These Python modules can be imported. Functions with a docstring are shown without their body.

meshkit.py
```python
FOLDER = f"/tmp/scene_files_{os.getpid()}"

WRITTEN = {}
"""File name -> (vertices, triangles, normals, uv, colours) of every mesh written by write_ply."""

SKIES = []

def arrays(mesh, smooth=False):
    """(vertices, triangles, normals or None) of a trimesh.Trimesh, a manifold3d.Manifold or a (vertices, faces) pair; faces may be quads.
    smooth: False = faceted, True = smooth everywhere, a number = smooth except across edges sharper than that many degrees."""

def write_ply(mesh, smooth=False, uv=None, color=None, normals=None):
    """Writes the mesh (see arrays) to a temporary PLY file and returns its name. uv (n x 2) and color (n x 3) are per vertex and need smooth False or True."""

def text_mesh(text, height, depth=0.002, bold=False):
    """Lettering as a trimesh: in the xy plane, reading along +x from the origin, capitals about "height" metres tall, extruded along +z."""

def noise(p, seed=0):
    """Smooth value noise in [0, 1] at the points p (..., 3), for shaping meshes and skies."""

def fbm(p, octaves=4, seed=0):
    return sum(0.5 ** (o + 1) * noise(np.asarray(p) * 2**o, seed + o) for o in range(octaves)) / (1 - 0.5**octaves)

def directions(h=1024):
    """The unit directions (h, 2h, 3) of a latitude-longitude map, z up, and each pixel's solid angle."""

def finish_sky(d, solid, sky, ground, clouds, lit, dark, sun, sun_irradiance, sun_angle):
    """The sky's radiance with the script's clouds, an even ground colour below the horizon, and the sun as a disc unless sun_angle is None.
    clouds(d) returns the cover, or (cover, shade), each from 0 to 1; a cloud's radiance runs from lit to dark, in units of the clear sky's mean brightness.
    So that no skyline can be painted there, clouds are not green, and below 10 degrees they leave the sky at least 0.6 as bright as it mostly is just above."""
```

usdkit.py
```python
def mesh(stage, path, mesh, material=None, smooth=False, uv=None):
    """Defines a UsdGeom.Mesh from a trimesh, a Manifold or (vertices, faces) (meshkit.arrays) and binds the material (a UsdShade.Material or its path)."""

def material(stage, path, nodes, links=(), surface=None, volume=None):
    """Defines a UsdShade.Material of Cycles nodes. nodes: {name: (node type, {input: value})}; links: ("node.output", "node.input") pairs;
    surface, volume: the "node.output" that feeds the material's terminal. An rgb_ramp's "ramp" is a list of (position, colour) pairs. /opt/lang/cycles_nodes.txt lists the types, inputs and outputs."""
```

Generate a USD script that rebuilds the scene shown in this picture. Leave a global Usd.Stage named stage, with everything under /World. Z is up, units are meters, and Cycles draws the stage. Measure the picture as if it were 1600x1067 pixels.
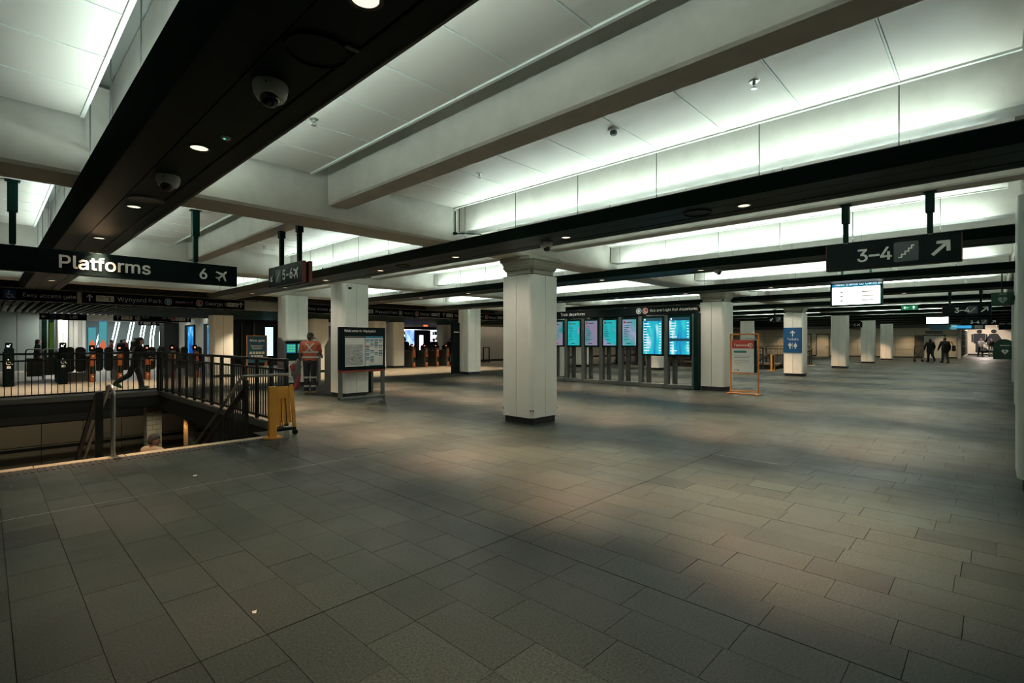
import math, random
import numpy as np, trimesh, manifold3d as m3, usdkit, meshkit
from shapely.geometry import Polygon, Point, LineString, box as sbox
from shapely import affinity
from shapely.ops import unary_union
from pxr import Usd, UsdGeom, UsdLux, UsdShade, Gf, Sdf

stage = Usd.Stage.CreateInMemory()
UsdGeom.SetStageUpAxis(stage, 'Z'); UsdGeom.SetStageMetersPerUnit(stage, 1.0)
UsdGeom.Xform.Define(stage, '/World'); UsdGeom.Scope.Define(stage, '/World/Looks')
rnd = random.Random(7)

# ------------------------------------------------------------------ camera
F = (0.7236, 0.6903); R = (0.6903, -0.7236)
cam = UsdGeom.Camera.Define(stage, '/World/camera')
cam.AddTransformOp().Set(Gf.Matrix4d(R[0], R[1], 0, 0, 0, 0, 1, 0, -F[0], -F[1], 0, 0, 0, 0, 1.5, 1))
cam.CreateHorizontalApertureAttr(36.0); cam.CreateVerticalApertureAttr(24.0)
cam.CreateFocalLengthAttr(36.0 * 787 / 1600); cam.CreateClippingRangeAttr(Gf.Vec2f(0.05, 400))
cam.CreateExposureAttr(0.55)

# ------------------------------------------------------------------ light levels
UP, DOWN = 53.0, 10500.0                       # uplight strips on the raceways, warm downlights
UP_COL, DOWN_COL = (0.79, 1.0, 0.92), (1.0, 0.62, 0.36)
LN = [0]
def light_xf(p, loc, rx=0, ry=0):
    x = UsdGeom.Xformable(p); x.AddTranslateOp().Set(Gf.Vec3d(*loc))
    if rx: x.AddRotateXOp().Set(rx)
    if ry: x.AddRotateYOp().Set(ry)
def rect_light(loc, w, h, inten, col, up=False, rx=None, ry=0, name='area_light'):
    LN[0] += 1
    l = UsdLux.RectLight.Define(stage, '/World/%s_%03d' % (name, LN[0]))
    l.CreateWidthAttr(w); l.CreateHeightAttr(h); l.CreateIntensityAttr(inten); l.CreateColorAttr(Gf.Vec3f(*col))
    light_xf(l, loc, (180 if up else 0) if rx is None else rx, ry)
def spot(loc, inten, col, cone=58, soft=0.7, r=0.05, name='downlight_lamp', rx=0, ry=0):
    LN[0] += 1
    l = UsdLux.SphereLight.Define(stage, '/World/%s_%03d' % (name, LN[0]))
    l.CreateRadiusAttr(r); l.CreateIntensityAttr(inten); l.CreateColorAttr(Gf.Vec3f(*col))
    s = UsdLux.ShapingAPI.Apply(l.GetPrim()); s.CreateShapingConeAngleAttr(cone); s.CreateShapingConeSoftnessAttr(soft)
    light_xf(l, loc, rx, ry)
RW_X = [0.61 + 4.39 * k for k in range(13)]              # raceways, near edge
RW_Z, RW_W = 2.92, 0.80
BAYS = [(-0.2, 6.05), (6.85, 12.4), (13.2, 17.3)]          # coffer bays between primary beams
for k, x in enumerate(RW_X):
    for (a, b) in BAYS:
        for dx in (0.05, 0.75):
            rect_light((x + dx, (a + b) / 2, 3.105), 0.05, b - a - 0.5, UP * (.41 if k == 0 and dx < .4 else .62 if dx < .4 and k == 1 else 1), UP_COL, up=True, name='uplight_lamp')
DL_Y = [-0.45 + 2.33 * k for k in range(8)]              # downlights along each raceway
for k, x in enumerate(RW_X):
    for y in DL_Y:
        if y > 0 and (k < 9 or y < 9): spot((x + 0.48, y, RW_Z - 0.06), DOWN * (.30 if k == 0 else 1 if k < 2 else .8 if k < 3 else .5), DOWN_COL, cone=34, soft=1.0, rx=-13 if 0 < k < 4 else 0, ry=9 if 0 < k < 4 else 0)
        if y > 0 and k < 6: spot((x + 0.48, y, RW_Z - 0.05), 220 if k else 40, (1.0, .86, .68), cone=82, soft=.4, name='downlight_spill')

# ------------------------------------------------------------------ helpers: meshes are (vertices, triangles)
def J(*ms):
    ms = [m for m in ms if m is not None]
    v, f, n = [], [], 0
    for a, b in ms:
        v.append(np.asarray(a, float)); f.append(np.asarray(b, int) + n); n += len(a)
    return np.vstack(v), np.vstack(f)
def tm(m): return np.array(m.vertices), np.array(m.faces)
_s = np.array([[x, y, z] for x in (-1, 1) for y in (-1, 1) for z in (-1, 1)], float)
_bf = np.array([[0, 1, 3], [0, 3, 2], [4, 6, 7], [4, 7, 5], [0, 4, 5], [0, 5, 1], [2, 3, 7], [2, 7, 6], [0, 2, 6], [0, 6, 4], [1, 5, 7], [1, 7, 3]])
_cs = np.array([[x, y, z, k] for x in (-1, 1) for y in (-1, 1) for z in (-1, 1) for k in range(3)], float)
_cp = _cs[:, :3] * np.array([[1 if k == i else .8 for i in range(3)] for k in _cs[:, 3]])
_cf = tm(trimesh.convex.convex_hull(trimesh.Trimesh(_cp, process=False))) if False else None
def _cham_faces():
    h = trimesh.Trimesh(_cp).convex_hull
    idx = [int(np.argmin(np.abs(_cp - p).sum(1))) for p in h.vertices]
    return np.array(idx)[h.faces]
_cf = _cham_faces()
def bx(x0, y0, z0, x1, y1, z1, c=0.0):
    ce, hh = np.array([x0 + x1, y0 + y1, z0 + z1]) / 2, np.abs(np.array([x1 - x0, y1 - y0, z1 - z0])) / 2
    if c <= 0: return _s * hh + ce, _bf
    c = min(c, hh.min() * .9)
    off = np.array([[0 if k == i else c for i in range(3)] for k in _cs[:, 3]])
    return _cs[:, :3] * (hh - off) + ce, _cf
def basis(d):
    d = np.asarray(d, float); d = d / (np.linalg.norm(d) + 1e-12)
    a = np.cross(d, [0, 0, 1.0] if abs(d[2]) < .95 else [1.0, 0, 0]); a /= np.linalg.norm(a)
    return a, np.cross(d, a), d
def cyl(p0, p1, r, n=12, r2=None):
    p0, p1 = np.asarray(p0, float), np.asarray(p1, float); a, b, d = basis(p1 - p0); r2 = r if r2 is None else r2
    t = np.arange(n) * 2 * math.pi / n; ring = np.cos(t)[:, None] * a + np.sin(t)[:, None] * b
    v = np.vstack([p0 + ring * r, p1 + ring * r2, [p0], [p1]]); f = []
    for i in range(n):
        j = (i + 1) % n; f += [[i, j, n + j], [i, n + j, n + i], [2 * n, j, i], [2 * n + 1, n + i, n + j]]
    return v, np.array(f)
def tube(pts, r, n=8):
    pts = [np.asarray(p, float) for p in pts]; N = len(pts); t = np.arange(n) * 2 * math.pi / n; v, f = [], []
    for i, p in enumerate(pts):
        d = pts[min(i + 1, N - 1)] - pts[max(i - 1, 0)]
        a, b, d = basis(d)
        if i and np.dot(a, pa) < 0: a, b = -a, -b
        pa = a
        v.append(p + r * (np.cos(t)[:, None] * a + np.sin(t)[:, None] * b))
    for i in range(N - 1):
        for k in range(n):
            j = (k + 1) % n; f += [[i * n + k, i * n + j, (i + 1) * n + j], [i * n + k, (i + 1) * n + j, (i + 1) * n + k]]
    v.append([pts[0], pts[-1]]); c = N * n
    for k in range(n):
        j = (k + 1) % n; f += [[c, j, k], [c + 1, (N - 1) * n + k, (N - 1) * n + j]]
    return np.vstack(v), np.array(f)
def arc(pts, r=0.08, n=5):
    """Polyline with its corners rounded."""
    pts = [np.asarray(p, float) for p in pts]; out = [pts[0]]
    for a, b, c in zip(pts, pts[1:], pts[2:]):
        u, w = (a - b), (c - b); q = min(r, np.linalg.norm(u) * .45, np.linalg.norm(w) * .45)
        s, e = b + u / np.linalg.norm(u) * q, b + w / np.linalg.norm(w) * q
        out += [(1 - t) ** 2 * s + 2 * t * (1 - t) * b + t * t * e for t in np.linspace(0, 1, n)]
    return out + [pts[-1]]
def lathe(prof, c=(0, 0, 0), n=24):
    v, f = [], []; t = np.arange(n) * 2 * math.pi / n
    for r, z in prof: v.append(np.stack([r * np.cos(t) + c[0], r * np.sin(t) + c[1], np.full(n, z + c[2])], 1))
    for i in range(len(prof) - 1):
        for k in range(n):
            j = (k + 1) % n; f += [[i * n + k, i * n + j, (i + 1) * n + j], [i * n + k, (i + 1) * n + j, (i + 1) * n + k]]
    return np.vstack(v), np.array(f)
def ext(shape, d, z0=0.0):
    """Extrude a shapely polygon along +z."""
    gs = [g for g in getattr(shape, 'geoms', [shape]) if g.area > 1e-9]
    ms = [tm(trimesh.creation.extrude_polygon(g, d, engine='earcut')) for g in gs]
    v, f = J(*ms); return v + [0, 0, z0], f
def mv(m, x=0, y=0, z=0): return np.asarray(m[0]) + [x, y, z], m[1]
def fr(facing, o, m):
    """Local (right, up, out) -> world for a face that looks towards -Y, -X, +Y, +X or down (-Z)."""
    A = {'-Y': ((1, 0, 0), (0, 0, 1), (0, -1, 0)), '-X': ((0, -1, 0), (0, 0, 1), (-1, 0, 0)), '+Y': ((-1, 0, 0), (0, 0, 1), (0, 1, 0)), '+X': ((0, 1, 0), (0, 0, 1), (1, 0, 0))}[facing]
    return np.asarray(m[0]) @ np.array(A, float) + np.asarray(o, float), m[1]
_tx = {}
def tx(s, h, x=0, y=0, z=0, d=0.003, bold=False, align='l'):
    k = (s, h, d, bold)
    if k not in _tx: _tx[k] = tm(meshkit.text_mesh(s, h, d, bold))
    v, f = _tx[k]; w = v[:, 0].max()
    return v + [x - (w if align == 'r' else w / 2 if align == 'c' else 0), y, z], f
def sh(shape, x=0, y=0, z=0, d=0.003, s=1.0, rot=0):
    g = affinity.rotate(affinity.scale(shape, s, s, origin=(0, 0)), rot, origin=(0, 0))
    return mv(ext(g, d), x, y, z)
# pictogram shapes, about one unit tall, centred
ARROW = unary_union([LineString([(0, -.5), (0, .42)]).buffer(.085, cap_style=2), LineString([(-.36, .1), (0, .45), (.36, .1)]).buffer(.085, cap_style=2, join_style=2)])
STEPS = LineString([(-.45, -.4), (-.25, -.4), (-.25, -.2), (-.05, -.2), (-.05, 0), (.15, 0), (.15, .2), (.32, .2), (.32, .4), (.48, .4)]).buffer(.045, cap_style=2, join_style=2)
PLANE = unary_union([Polygon([(-.07, -.42), (.07, -.42), (.08, .38), (0, .52), (-.08, .38)]), Polygon([(0, .2), (.5, -.08), (.5, -.2), (0, -.02), (-.5, -.2), (-.5, -.08)]), Polygon([(0, -.28), (.2, -.42), (.2, -.5), (0, -.44), (-.2, -.5), (-.2, -.42)])])
RSQ = sbox(-.5, -.5, .5, .5).buffer(-.08).buffer(.08)
DISC = Point(0, 0).buffer(.5, 12)
RING = Point(0, 0).buffer(.5, 12).difference(Point(0, 0).buffer(.41, 12))
CHAIR = unary_union([Point(-.08, .42).buffer(.09), LineString([(-.08, .3), (-.05, -.02), (.2, -.02), (.32, -.38), (.42, -.36)]).buffer(.05), LineString([(-.16, .1), (-.3, -.05), (-.32, -.25), (-.2, -.42), (0, -.45), (.14, -.34)]).buffer(.045)])
MAN = unary_union([Point(0, .42).buffer(.085), sbox(-.15, -.08, .15, .3).buffer(.03), sbox(-.12, -.5, -.02, 0), sbox(.02, -.5, .12, 0), sbox(-.25, -.05, -.19, .3), sbox(.19, -.05, .25, .3)])
WOMAN = unary_union([Point(0, .42).buffer(.085), Polygon([(-.1, .32), (.1, .32), (.24, -.2), (-.24, -.2)]), sbox(-.1, -.5, -.02, -.1), sbox(.02, -.5, .1, -.1), Polygon([(-.12, .32), (-.3, -.05), (-.24, -.07), (-.08, .2)]), Polygon([(.12, .32), (.3, -.05), (.24, -.07), (.08, .2)])])
HEART = unary_union([Point(-.2, .15).buffer(.24), Point(.2, .15).buffer(.24), Polygon([(-.4, .04), (.4, .04), (0, -.45)])]).difference(Polygon([(.04, .3), (-.12, -.02), (.0, -.02), (-.06, -.3), (.14, .06), (.02, .06), (.12, .3)]))

# ------------------------------------------------------------------ materials
def mat(name, col, rough=.5, metal=0., spec=.5, emit=None, es=1., nz=None, bump=0., tone=False, coat=0.):
    """nz=(scale, amount): fine colour grain; tone: a per-piece tone read from the mesh's st primvar."""
    p = '/World/Looks/' + name
    nodes = {'p': ('principled_bsdf', dict(base_color=col, roughness=rough, metallic=metal, specular_ior_level=spec, coat_weight=coat))}
    links = []
    if emit is not None: nodes['p'][1].update(emission_color=emit, emission_strength=es)
    if nz or bump or tone:
        nodes['g'] = ('geometry', {})
        nodes['n'] = ('noise_texture', dict(scale=(nz or (20, 0))[0], detail=5., roughness=.65)); links.append(('g.position', 'n.vector'))
        cur = None
        if nz:
            a = nz[1]; nodes['r'] = ('rgb_ramp', {'ramp': [(.28, tuple(c * (1 - a) for c in col)), (.72, tuple(min(1, c * (1 + a)) for c in col))]})
            links.append(('n.fac', 'r.fac')); cur = 'r.color'
        if tone:
            nodes['u'] = ('uvmap', dict(attribute='st')); nodes['sx'] = ('separate_xyz', {})
            nodes['ma'] = ('mix', dict(mix_type='multiply', fac=1.)); nodes['cr'] = ('combine_xyz', {})
            links += [('u.UV', 'sx.vector'), ('sx.x', 'cr.x'), ('sx.x', 'cr.y'), ('sx.x', 'cr.z'), (cur, 'ma.color1'), ('cr.vector', 'ma.color2')]; cur = 'ma.color'
        if cur: links.append((cur, 'p.base_color'))
        if bump:
            nodes['b'] = ('bump', dict(strength=bump, distance=.003)); links += [('n.fac', 'b.height'), ('b.normal', 'p.normal')]
    return usdkit.material(stage, p, nodes, links, surface='p.BSDF')
def floor_mat():
    """Honed grey granite: per-slab tone, fine speckle, broad scuffs that change the gloss."""
    n = {'g': ('geometry', {}), 'n1': ('noise_texture', dict(scale=75., detail=6., roughness=.7)), 'n2': ('noise_texture', dict(scale=1.1, detail=5., roughness=.6)),
         'r1': ('rgb_ramp', {'ramp': [(.35, (.004, .0088, .0088)), (.65, (.039, .056, .052))]}), 'r2': ('rgb_ramp', {'ramp': [(.35, (.82, .82, .82)), (.7, (1.1, 1.1, 1.1))]}),
         'm1': ('mix', dict(mix_type='multiply', fac=1.)), 'm2': ('mix', dict(mix_type='multiply', fac=1.)), 'u': ('uvmap', dict(attribute='st')), 's': ('separate_xyz', {}), 'c': ('combine_xyz', {}),
         'mr': ('map_range', dict(from_min=.3, from_max=.7, to_min=.36, to_max=.56)), 'b': ('bump', dict(strength=.25, distance=.002)),
         'p': ('principled_bsdf', dict(specular_ior_level=.24))}
    l = [('g.position', 'n1.vector'), ('g.position', 'n2.vector'), ('n1.fac', 'r1.fac'), ('n2.fac', 'r2.fac'), ('r1.color', 'm1.color1'), ('r2.color', 'm1.color2'), ('u.UV', 's.vector'),
         ('s.x', 'c.x'), ('s.x', 'c.y'), ('s.x', 'c.z'), ('m1.color', 'm2.color1'), ('c.vector', 'm2.color2'), ('m2.color', 'p.base_color'), ('n2.fac', 'mr.value'), ('mr.result', 'p.roughness'), ('n1.fac', 'b.height'), ('b.normal', 'p.normal')]
    return usdkit.material(stage, '/World/Looks/floor_granite', n, l, surface='p.BSDF')
def screen_mat(name, ramp, es, scale=(1, 1, 1), seed=0., nscale=1.6):
    n = {'g': ('geometry', {}), 'mp': ('mapping', dict(location=(seed, seed * 1.7, 0), scale=scale)), 'n': ('noise_texture', dict(scale=nscale, detail=1.5, distortion=.6)), 'r': ('rgb_ramp', {'ramp': ramp}), 'e': ('emission', dict(strength=es))}
    return usdkit.material(stage, '/World/Looks/' + name, n, [('g.position', 'mp.vector'), ('mp.vector', 'n.vector'), ('n.fac', 'r.fac'), ('r.color', 'e.color')], surface='e.emission')
def glow(name, col, s):
    return usdkit.material(stage, '/World/Looks/' + name, {'e': ('emission', dict(color=col, strength=s))}, surface='e.emission')
def pane_mat(name, tint=(.8, .95, .9)):
    return usdkit.material(stage, '/World/Looks/' + name, {'f': ('fresnel', dict(IOR=1.5)), 't': ('transparent_bsdf', dict(color=tint)), 'g': ('glossy_bsdf', dict(roughness=.03, color=(.9, .9, .9))), 'm': ('mix_closure', {})},
                           [('f.fac', 'm.fac'), ('t.BSDF', 'm.closure1'), ('g.BSDF', 'm.closure2')], surface='m.closure')
M = dict(
    floor=floor_mat(),
    joint=mat('joint_dark', (.02, .023, .021), .8), beige=mat('beige_terrazzo', (.36, .32, .25), .42, nz=(60, .15)),
    concrete=mat('painted_concrete', (.62, .585, .525), .7, nz=(3.2, .10), bump=.3), slab=mat('ceiling_slab', (.20, .20, .185), .8, nz=(2, .1)),
    panel=mat('ceiling_panel_white', (.74, .69, .63), .45), panel_edge=mat('ceiling_panel_edge', (.78, .8, .76), .5),
    black=mat('black_powder_coat', (.0012, .0165, .0135), .45, spec=.08), trim=mat('dark_grey_trim', (.06, .066, .063), .45), gun=mat('gunmetal', (.10, .12, .118), .42, metal=.3),
    column=mat('column_enamel', (.84, .85, .80), .46, nz=(1.5, .04)), columng=mat('column_grey_green', (.30, .345, .315), .4), stone=mat('capital_stone', (.30, .29, .235), .6, nz=(30, .15)),
    plinth=mat('plinth_black', (.015, .018, .018), .5), steel=mat('brushed_steel', (.45, .46, .44), .32, metal=.9), grey=mat('machine_grey', (.13, .14, .135), .45, metal=.2),
    sign=mat('sign_black', (.0015, .0065, .0078), .42, spec=.12), ink=mat('sign_white', (.86, .86, .82), .45), inkw=mat('sign_grey_white', (.80, .81, .77), .5), sqr=mat('sign_square', (.05, .07, .075), .4), tag=mat('sign_tag', (.76, .76, .71), .5),
    blue=mat('sign_blue', (.012, .10, .27), .4), dblue=mat('sign_dark_blue', (.012, .10, .19), .4), red=mat('sign_red', (.38, .045, .03), .4), brick=mat('sign_end_red', (.20, .035, .022), .5), green=mat('aed_green', (.008, .05, .028), .4),
    yellow=mat('barrier_yellow', (.62, .30, .04), .45), orange=mat('orange_frame', (.45, .17, .03), .45), paper=mat('poster_paper', (.58, .60, .58), .6), teal=mat('print_teal', (.02, .16, .17), .6), pblue=mat('print_blue', (.03, .19, .32), .6), pgrey=mat('print_grey', (.32, .33, .33), .6), pdark=mat('print_dark', (.07, .08, .085), .6),
    wall=mat('wall_cream', (.50, .44, .34), .55, nz=(1.2, .05)), wallw=mat('wall_white', (.52, .52, .47), .5), seam=mat('wall_seam', (.10, .09, .07), .7), tilewall=mat('stair_tile', (.20, .18, .13), .5, nz=(40, .15), tone=False),
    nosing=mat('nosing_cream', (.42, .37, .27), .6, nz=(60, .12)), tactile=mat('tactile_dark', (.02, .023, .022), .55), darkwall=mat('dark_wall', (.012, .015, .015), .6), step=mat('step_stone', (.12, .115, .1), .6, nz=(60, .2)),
    brick2=mat('stairwell_tile', (.27, .26, .2), .5, nz=(40, .2)), rail=mat('railing_black', (.008, .011, .011), .4), cam=mat('camera_grey', (.74, .75, .72), .4), lens=mat('camera_lens', (.006, .006, .007), .08, coat=.6),
    lamp=glow('downlight_glow', (1., .80, .56), 1.05), led=glow('green_led', (.1, 1., .4), 1.5), gorange=mat('gate_orange', (.50, .12, .03), .45), pad=mat('gate_paddle', (.006, .008, .008), .5), xglow=glow('gate_cross_glow', (1., .25, .1), 1.6), wglow=glow('gate_arrow_glow', (.8, 1., .85), 1.4),
    tile_scr1=screen_mat('train_screen_cyan', [(.3, (.42, .36, .62)), (.45, (.02, .55, .58)), (.7, (.03, .62, .66))], .5, seed=1., nscale=2.4), tile_scr2=screen_mat('train_screen_pink', [(.3, (.02, .42, .40)), (.5, (.40, .36, .52)), (.7, (.45, .34, .48))], .40, seed=5., nscale=2.4),
    tile_scr3=screen_mat('train_screen_lilac', [(.3, (.05, .55, .52)), (.52, (.30, .45, .62)), (.7, (.50, .52, .72))], .46, seed=9., nscale=2.4), bus_scr=screen_mat('bus_screen_blue', [(.26, (.02, .12, .52)), (.42, (.02, .38, .62)), (.56, (.03, .62, .70)), (.72, (.75, .9, 1.))], .62, scale=(1, 2.0, .45), seed=3., nscale=2.6),
    white_scr=glow('white_screen', (.86, .95, 1.), 1.7), head_scr=glow('screen_header_blue', (.02, .22, .36), .6), txt_scr=glow('screen_text_white', (.8, .95, 1.), .7), tvm_scr=glow('ticket_screen_green', (.08, .55, .25), .7), sky_scr=screen_mat('shop_screen_blue', [(.3, (.01, .05, .3)), (.55, (.03, .35, .75)), (.72, (.6, .85, 1.))], .8, nscale=1.1), green_scr=glow('exit_sign_green', (.03, .30, .11), .42), lift_green=glow('lift_glow', (.30, .34, .06), .4),
    shop=screen_mat('shop_backlight', [(.35, (.75, .85, 1.)), (.5, (1., .97, .92)), (.7, (.95, .9, 1.))], 2.0, nscale=.8), shopblue=screen_mat('shop_light_blue', [(.3, (.05, .12, .6)), (.5, (.25, .45, .95)), (.72, (.8, .85, 1.))], 1.1, nscale=1.2), ledw=glow('led_strip_white', (.85, .97, 1.), 2.2), glass=pane_mat('clear_glass'), glassg=pane_mat('lift_glass', (.45, .62, .55)),
    skin=mat('skin', (.42, .24, .17), .5), skind=mat('skin_dark', (.16, .085, .055), .5), hair=mat('hair_black', (.012, .010, .010), .6), hairg=mat('hair_grey', (.06, .055, .05), .6), hivis=mat('hivis_orange', (.36, .075, .035), .6, nz=(14, .12)), reflect=mat('reflective_tape', (.42, .42, .40), .4), navy=mat('navy_cloth', (.012, .015, .022), .75), blackc=mat('black_cloth', (.010, .012, .013), .8),
    tan=mat('tan_leather', (.32, .18, .08), .7), shoe=mat('dark_shoe', (.015, .015, .015), .5), jeans=mat('dark_jeans', (.02, .025, .032), .8), cream=mat('cream_shirt', (.55, .45, .35), .7), whitec=mat('white_shirt', (.58, .60, .60), .7), bagg=mat('bag_grey', (.14, .14, .135), .7), bagr=mat('bag_red', (.24, .025, .025), .6), eye=mat('eye_dark', (.02, .015, .012), .2), lip=mat('lips', (.30, .12, .09), .5), greenshoe=mat('green_shoe', (.03, .12, .05), .6),
)

# ------------------------------------------------------------------ prims
CNT, LOC = {}, {}
def path_for(parent, name):
    n = CNT.get((parent, name), 0); CNT[(parent, name)] = n + 1
    return '%s/%s' % (parent, name) + ('_%03d' % n if n else '')
def tag(prim, label=None, cat=None, group=None, kind=None):
    for k, v in (('label', label), ('category', cat), ('group', group), ('kind', kind)):
        if v: prim.SetCustomDataByKey(k, v)
def thing(name, label, cat, loc=(0, 0, 0), rot=0., group=None, kind=None):
    p = path_for('/World', name); x = UsdGeom.Xform.Define(stage, p); x.AddTranslateOp().Set(Gf.Vec3d(*map(float, loc)))
    if rot: x.AddRotateZOp().Set(float(rot))
    LOC[p] = np.zeros(3) if rot else np.array(loc, float)
    tag(x.GetPrim(), label, cat, group, kind); return p
def part(parent, name, mesh, m, label=None, smooth=False, uv=None, kind=None):
    """A mesh given in world coordinates (local ones under a turned thing)."""
    p = path_for(parent, name); top = '/'.join(parent.split('/')[:3])
    v = np.asarray(mesh[0], float) - LOC.get(top, np.zeros(3))
    q = usdkit.mesh(stage, p, (v, mesh[1]), M[m] if isinstance(m, str) else m, smooth=smooth, uv=uv)
    tag(q.GetPrim(), label, kind=kind); return p
def struct(name, mesh=None, m=None, label=None, **k):
    if mesh is None:
        p = path_for('/World', name); x = UsdGeom.Xform.Define(stage, p); tag(x.GetPrim(), label, kind='structure'); return p
    p = part('/World', name, mesh, m, label, kind='structure', **k); return p
def copy_of(src, label, cat, loc, rot=0., group=None):
    name = src.split('/')[-1].rstrip('0123456789').rstrip('_')
    p = path_for('/World', name); x = UsdGeom.Xform.Define(stage, p)
    x.GetPrim().GetReferences().AddInternalReference(src); x.ClearXformOpOrder()
    x.GetPrim().CreateAttribute('xformOp:translate', Sdf.ValueTypeNames.Double3).Set(Gf.Vec3d(*map(float, loc))) if False else None
    UsdGeom.XformOp(x.GetPrim().CreateAttribute('xformOp:translate', Sdf.ValueTypeNames.Double3)).Set(Gf.Vec3d(*map(float, loc)))
    x.CreateXformOpOrderAttr().Set(['xformOp:translate'])
    x.GetPrim().SetInstanceable(True); tag(x.GetPrim(), label, cat, group); return p
# ------------------------------------------------------------------ the setting: floor
O1, O2 = (-4.0, 3.7, 8.33, 18.0), (28.7, 37.0, 8.33, 18.0)          # stair openings x0 x1 y0 y1
floor = struct('floor', None, None, 'dark grey granite paved concourse floor')
sl = [bx(-6, -6, -.35, 82, O1[2], -.012), bx(-6, 8.33, -.35, O1[0], 18, -.012), bx(O1[1], 8.33, -.35, O2[0], 18, -.012), bx(O2[1], 8.33, -.35, 82, 18, -.012), bx(-6, 18, -.35, 82, 19, -.012)]
part(floor, 'screed', J(*sl), 'joint')
part(floor, 'terrazzo', bx(-6, 19, -.35, 82, 54, 0), 'beige', 'beige terrazzo beyond the gates')
tiles = []
tr = random.Random(3)
for i in range(-22, 258):
    x0 = 2.8 + .3 * i; x1 = x0 + .3
    y, cuts = -5.0 + tr.random() * .5, []
    stops = [2.69, 5.99] if x0 < 6.7 else []
    near = x1 <= O1[1] + .02 or (O2[0] - .02 < x0 and x1 < O2[1] + .3)
    if near: stops = stops + [7.93]
    end = 19.0
    while y < end - .1:
        if near and y >= 7.92 and y < 18.0:
            y = 18.25 if True else y; continue
        L = tr.choice([.4, .5, .6, .6, .6, .75, .45])
        y2 = min(y + L, end); es = 0
        for s in stops:
            if y < s - .001 and y2 > s - .12: y2 = s; es = .004
        g = .0016
        es = es if abs(y - 2.69) < .01 or abs(y - 5.99) < .01 or any(abs(y2 - q_) < .01 for q_ in (2.69, 5.99)) else 0
        t = .80 + .38 * tr.random() + (-.22 if tr.random() < .12 else 0) + (.12 if tr.random() < .10 else 0)
        zt = (tr.random() - .5) * .0012
        xa, xb = x0 + g, x1 - g
        if abs(x0 - 2.8) < .01 or abs(x0 - 6.7) < .01: xa += .003
        if abs(x0 - 19.6) < .05: xa += .05
        tiles.append((xa, y + g, xb, y2 - g - es, zt, t)); y = y2
def tile_mesh(t):
    v, f = bx(t[0], t[1], -.012, t[2], t[3], t[4]); return v, f
def tile_size(t):
    x, y = (t[0] + t[2]) / 2, (t[1] + t[3]) / 2
    D = F[0] * x + F[1] * y; l = R[0] * x + R[1] * y
    if D < .8 or abs(l / D) > 1.0: return 0
    if 787 * 1.5 / D > 545: return 0
    return (t[2] - t[0]) * (t[3] - t[1]) / D ** 3
tiles.sort(key=tile_size, reverse=True)
for t in tiles[:300]:
    m = tile_mesh(t); part(floor, 'paving_slab', m, 'floor', uv=np.full((len(m[0]), 2), t[5]))
rest = [(tile_mesh(t), t[5]) for t in tiles[300:]]
V, Fc = J(*[m for m, _ in rest]); U = np.concatenate([np.full(len(m[0]), t) for m, t in rest])
part(floor, 'paving', (V, Fc), 'floor', uv=np.stack([U, U], 1), kind='stuff')
part(floor, 'joint_strip', bx(-3, 5.985, -.011, 3.3, 5.995, .0008), 'steel', 'thin shiny metal joint strip')
part(floor, 'joint_strip', bx(6.695, 1.9, -.011, 6.705, 2.7, .0008), 'steel', 'thin shiny metal joint strip')
part(floor, 'joint_strip', bx(24.0, 3.2, -.011, 24.012, 4.2, .0008), 'steel', 'thin shiny metal joint strip')
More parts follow.
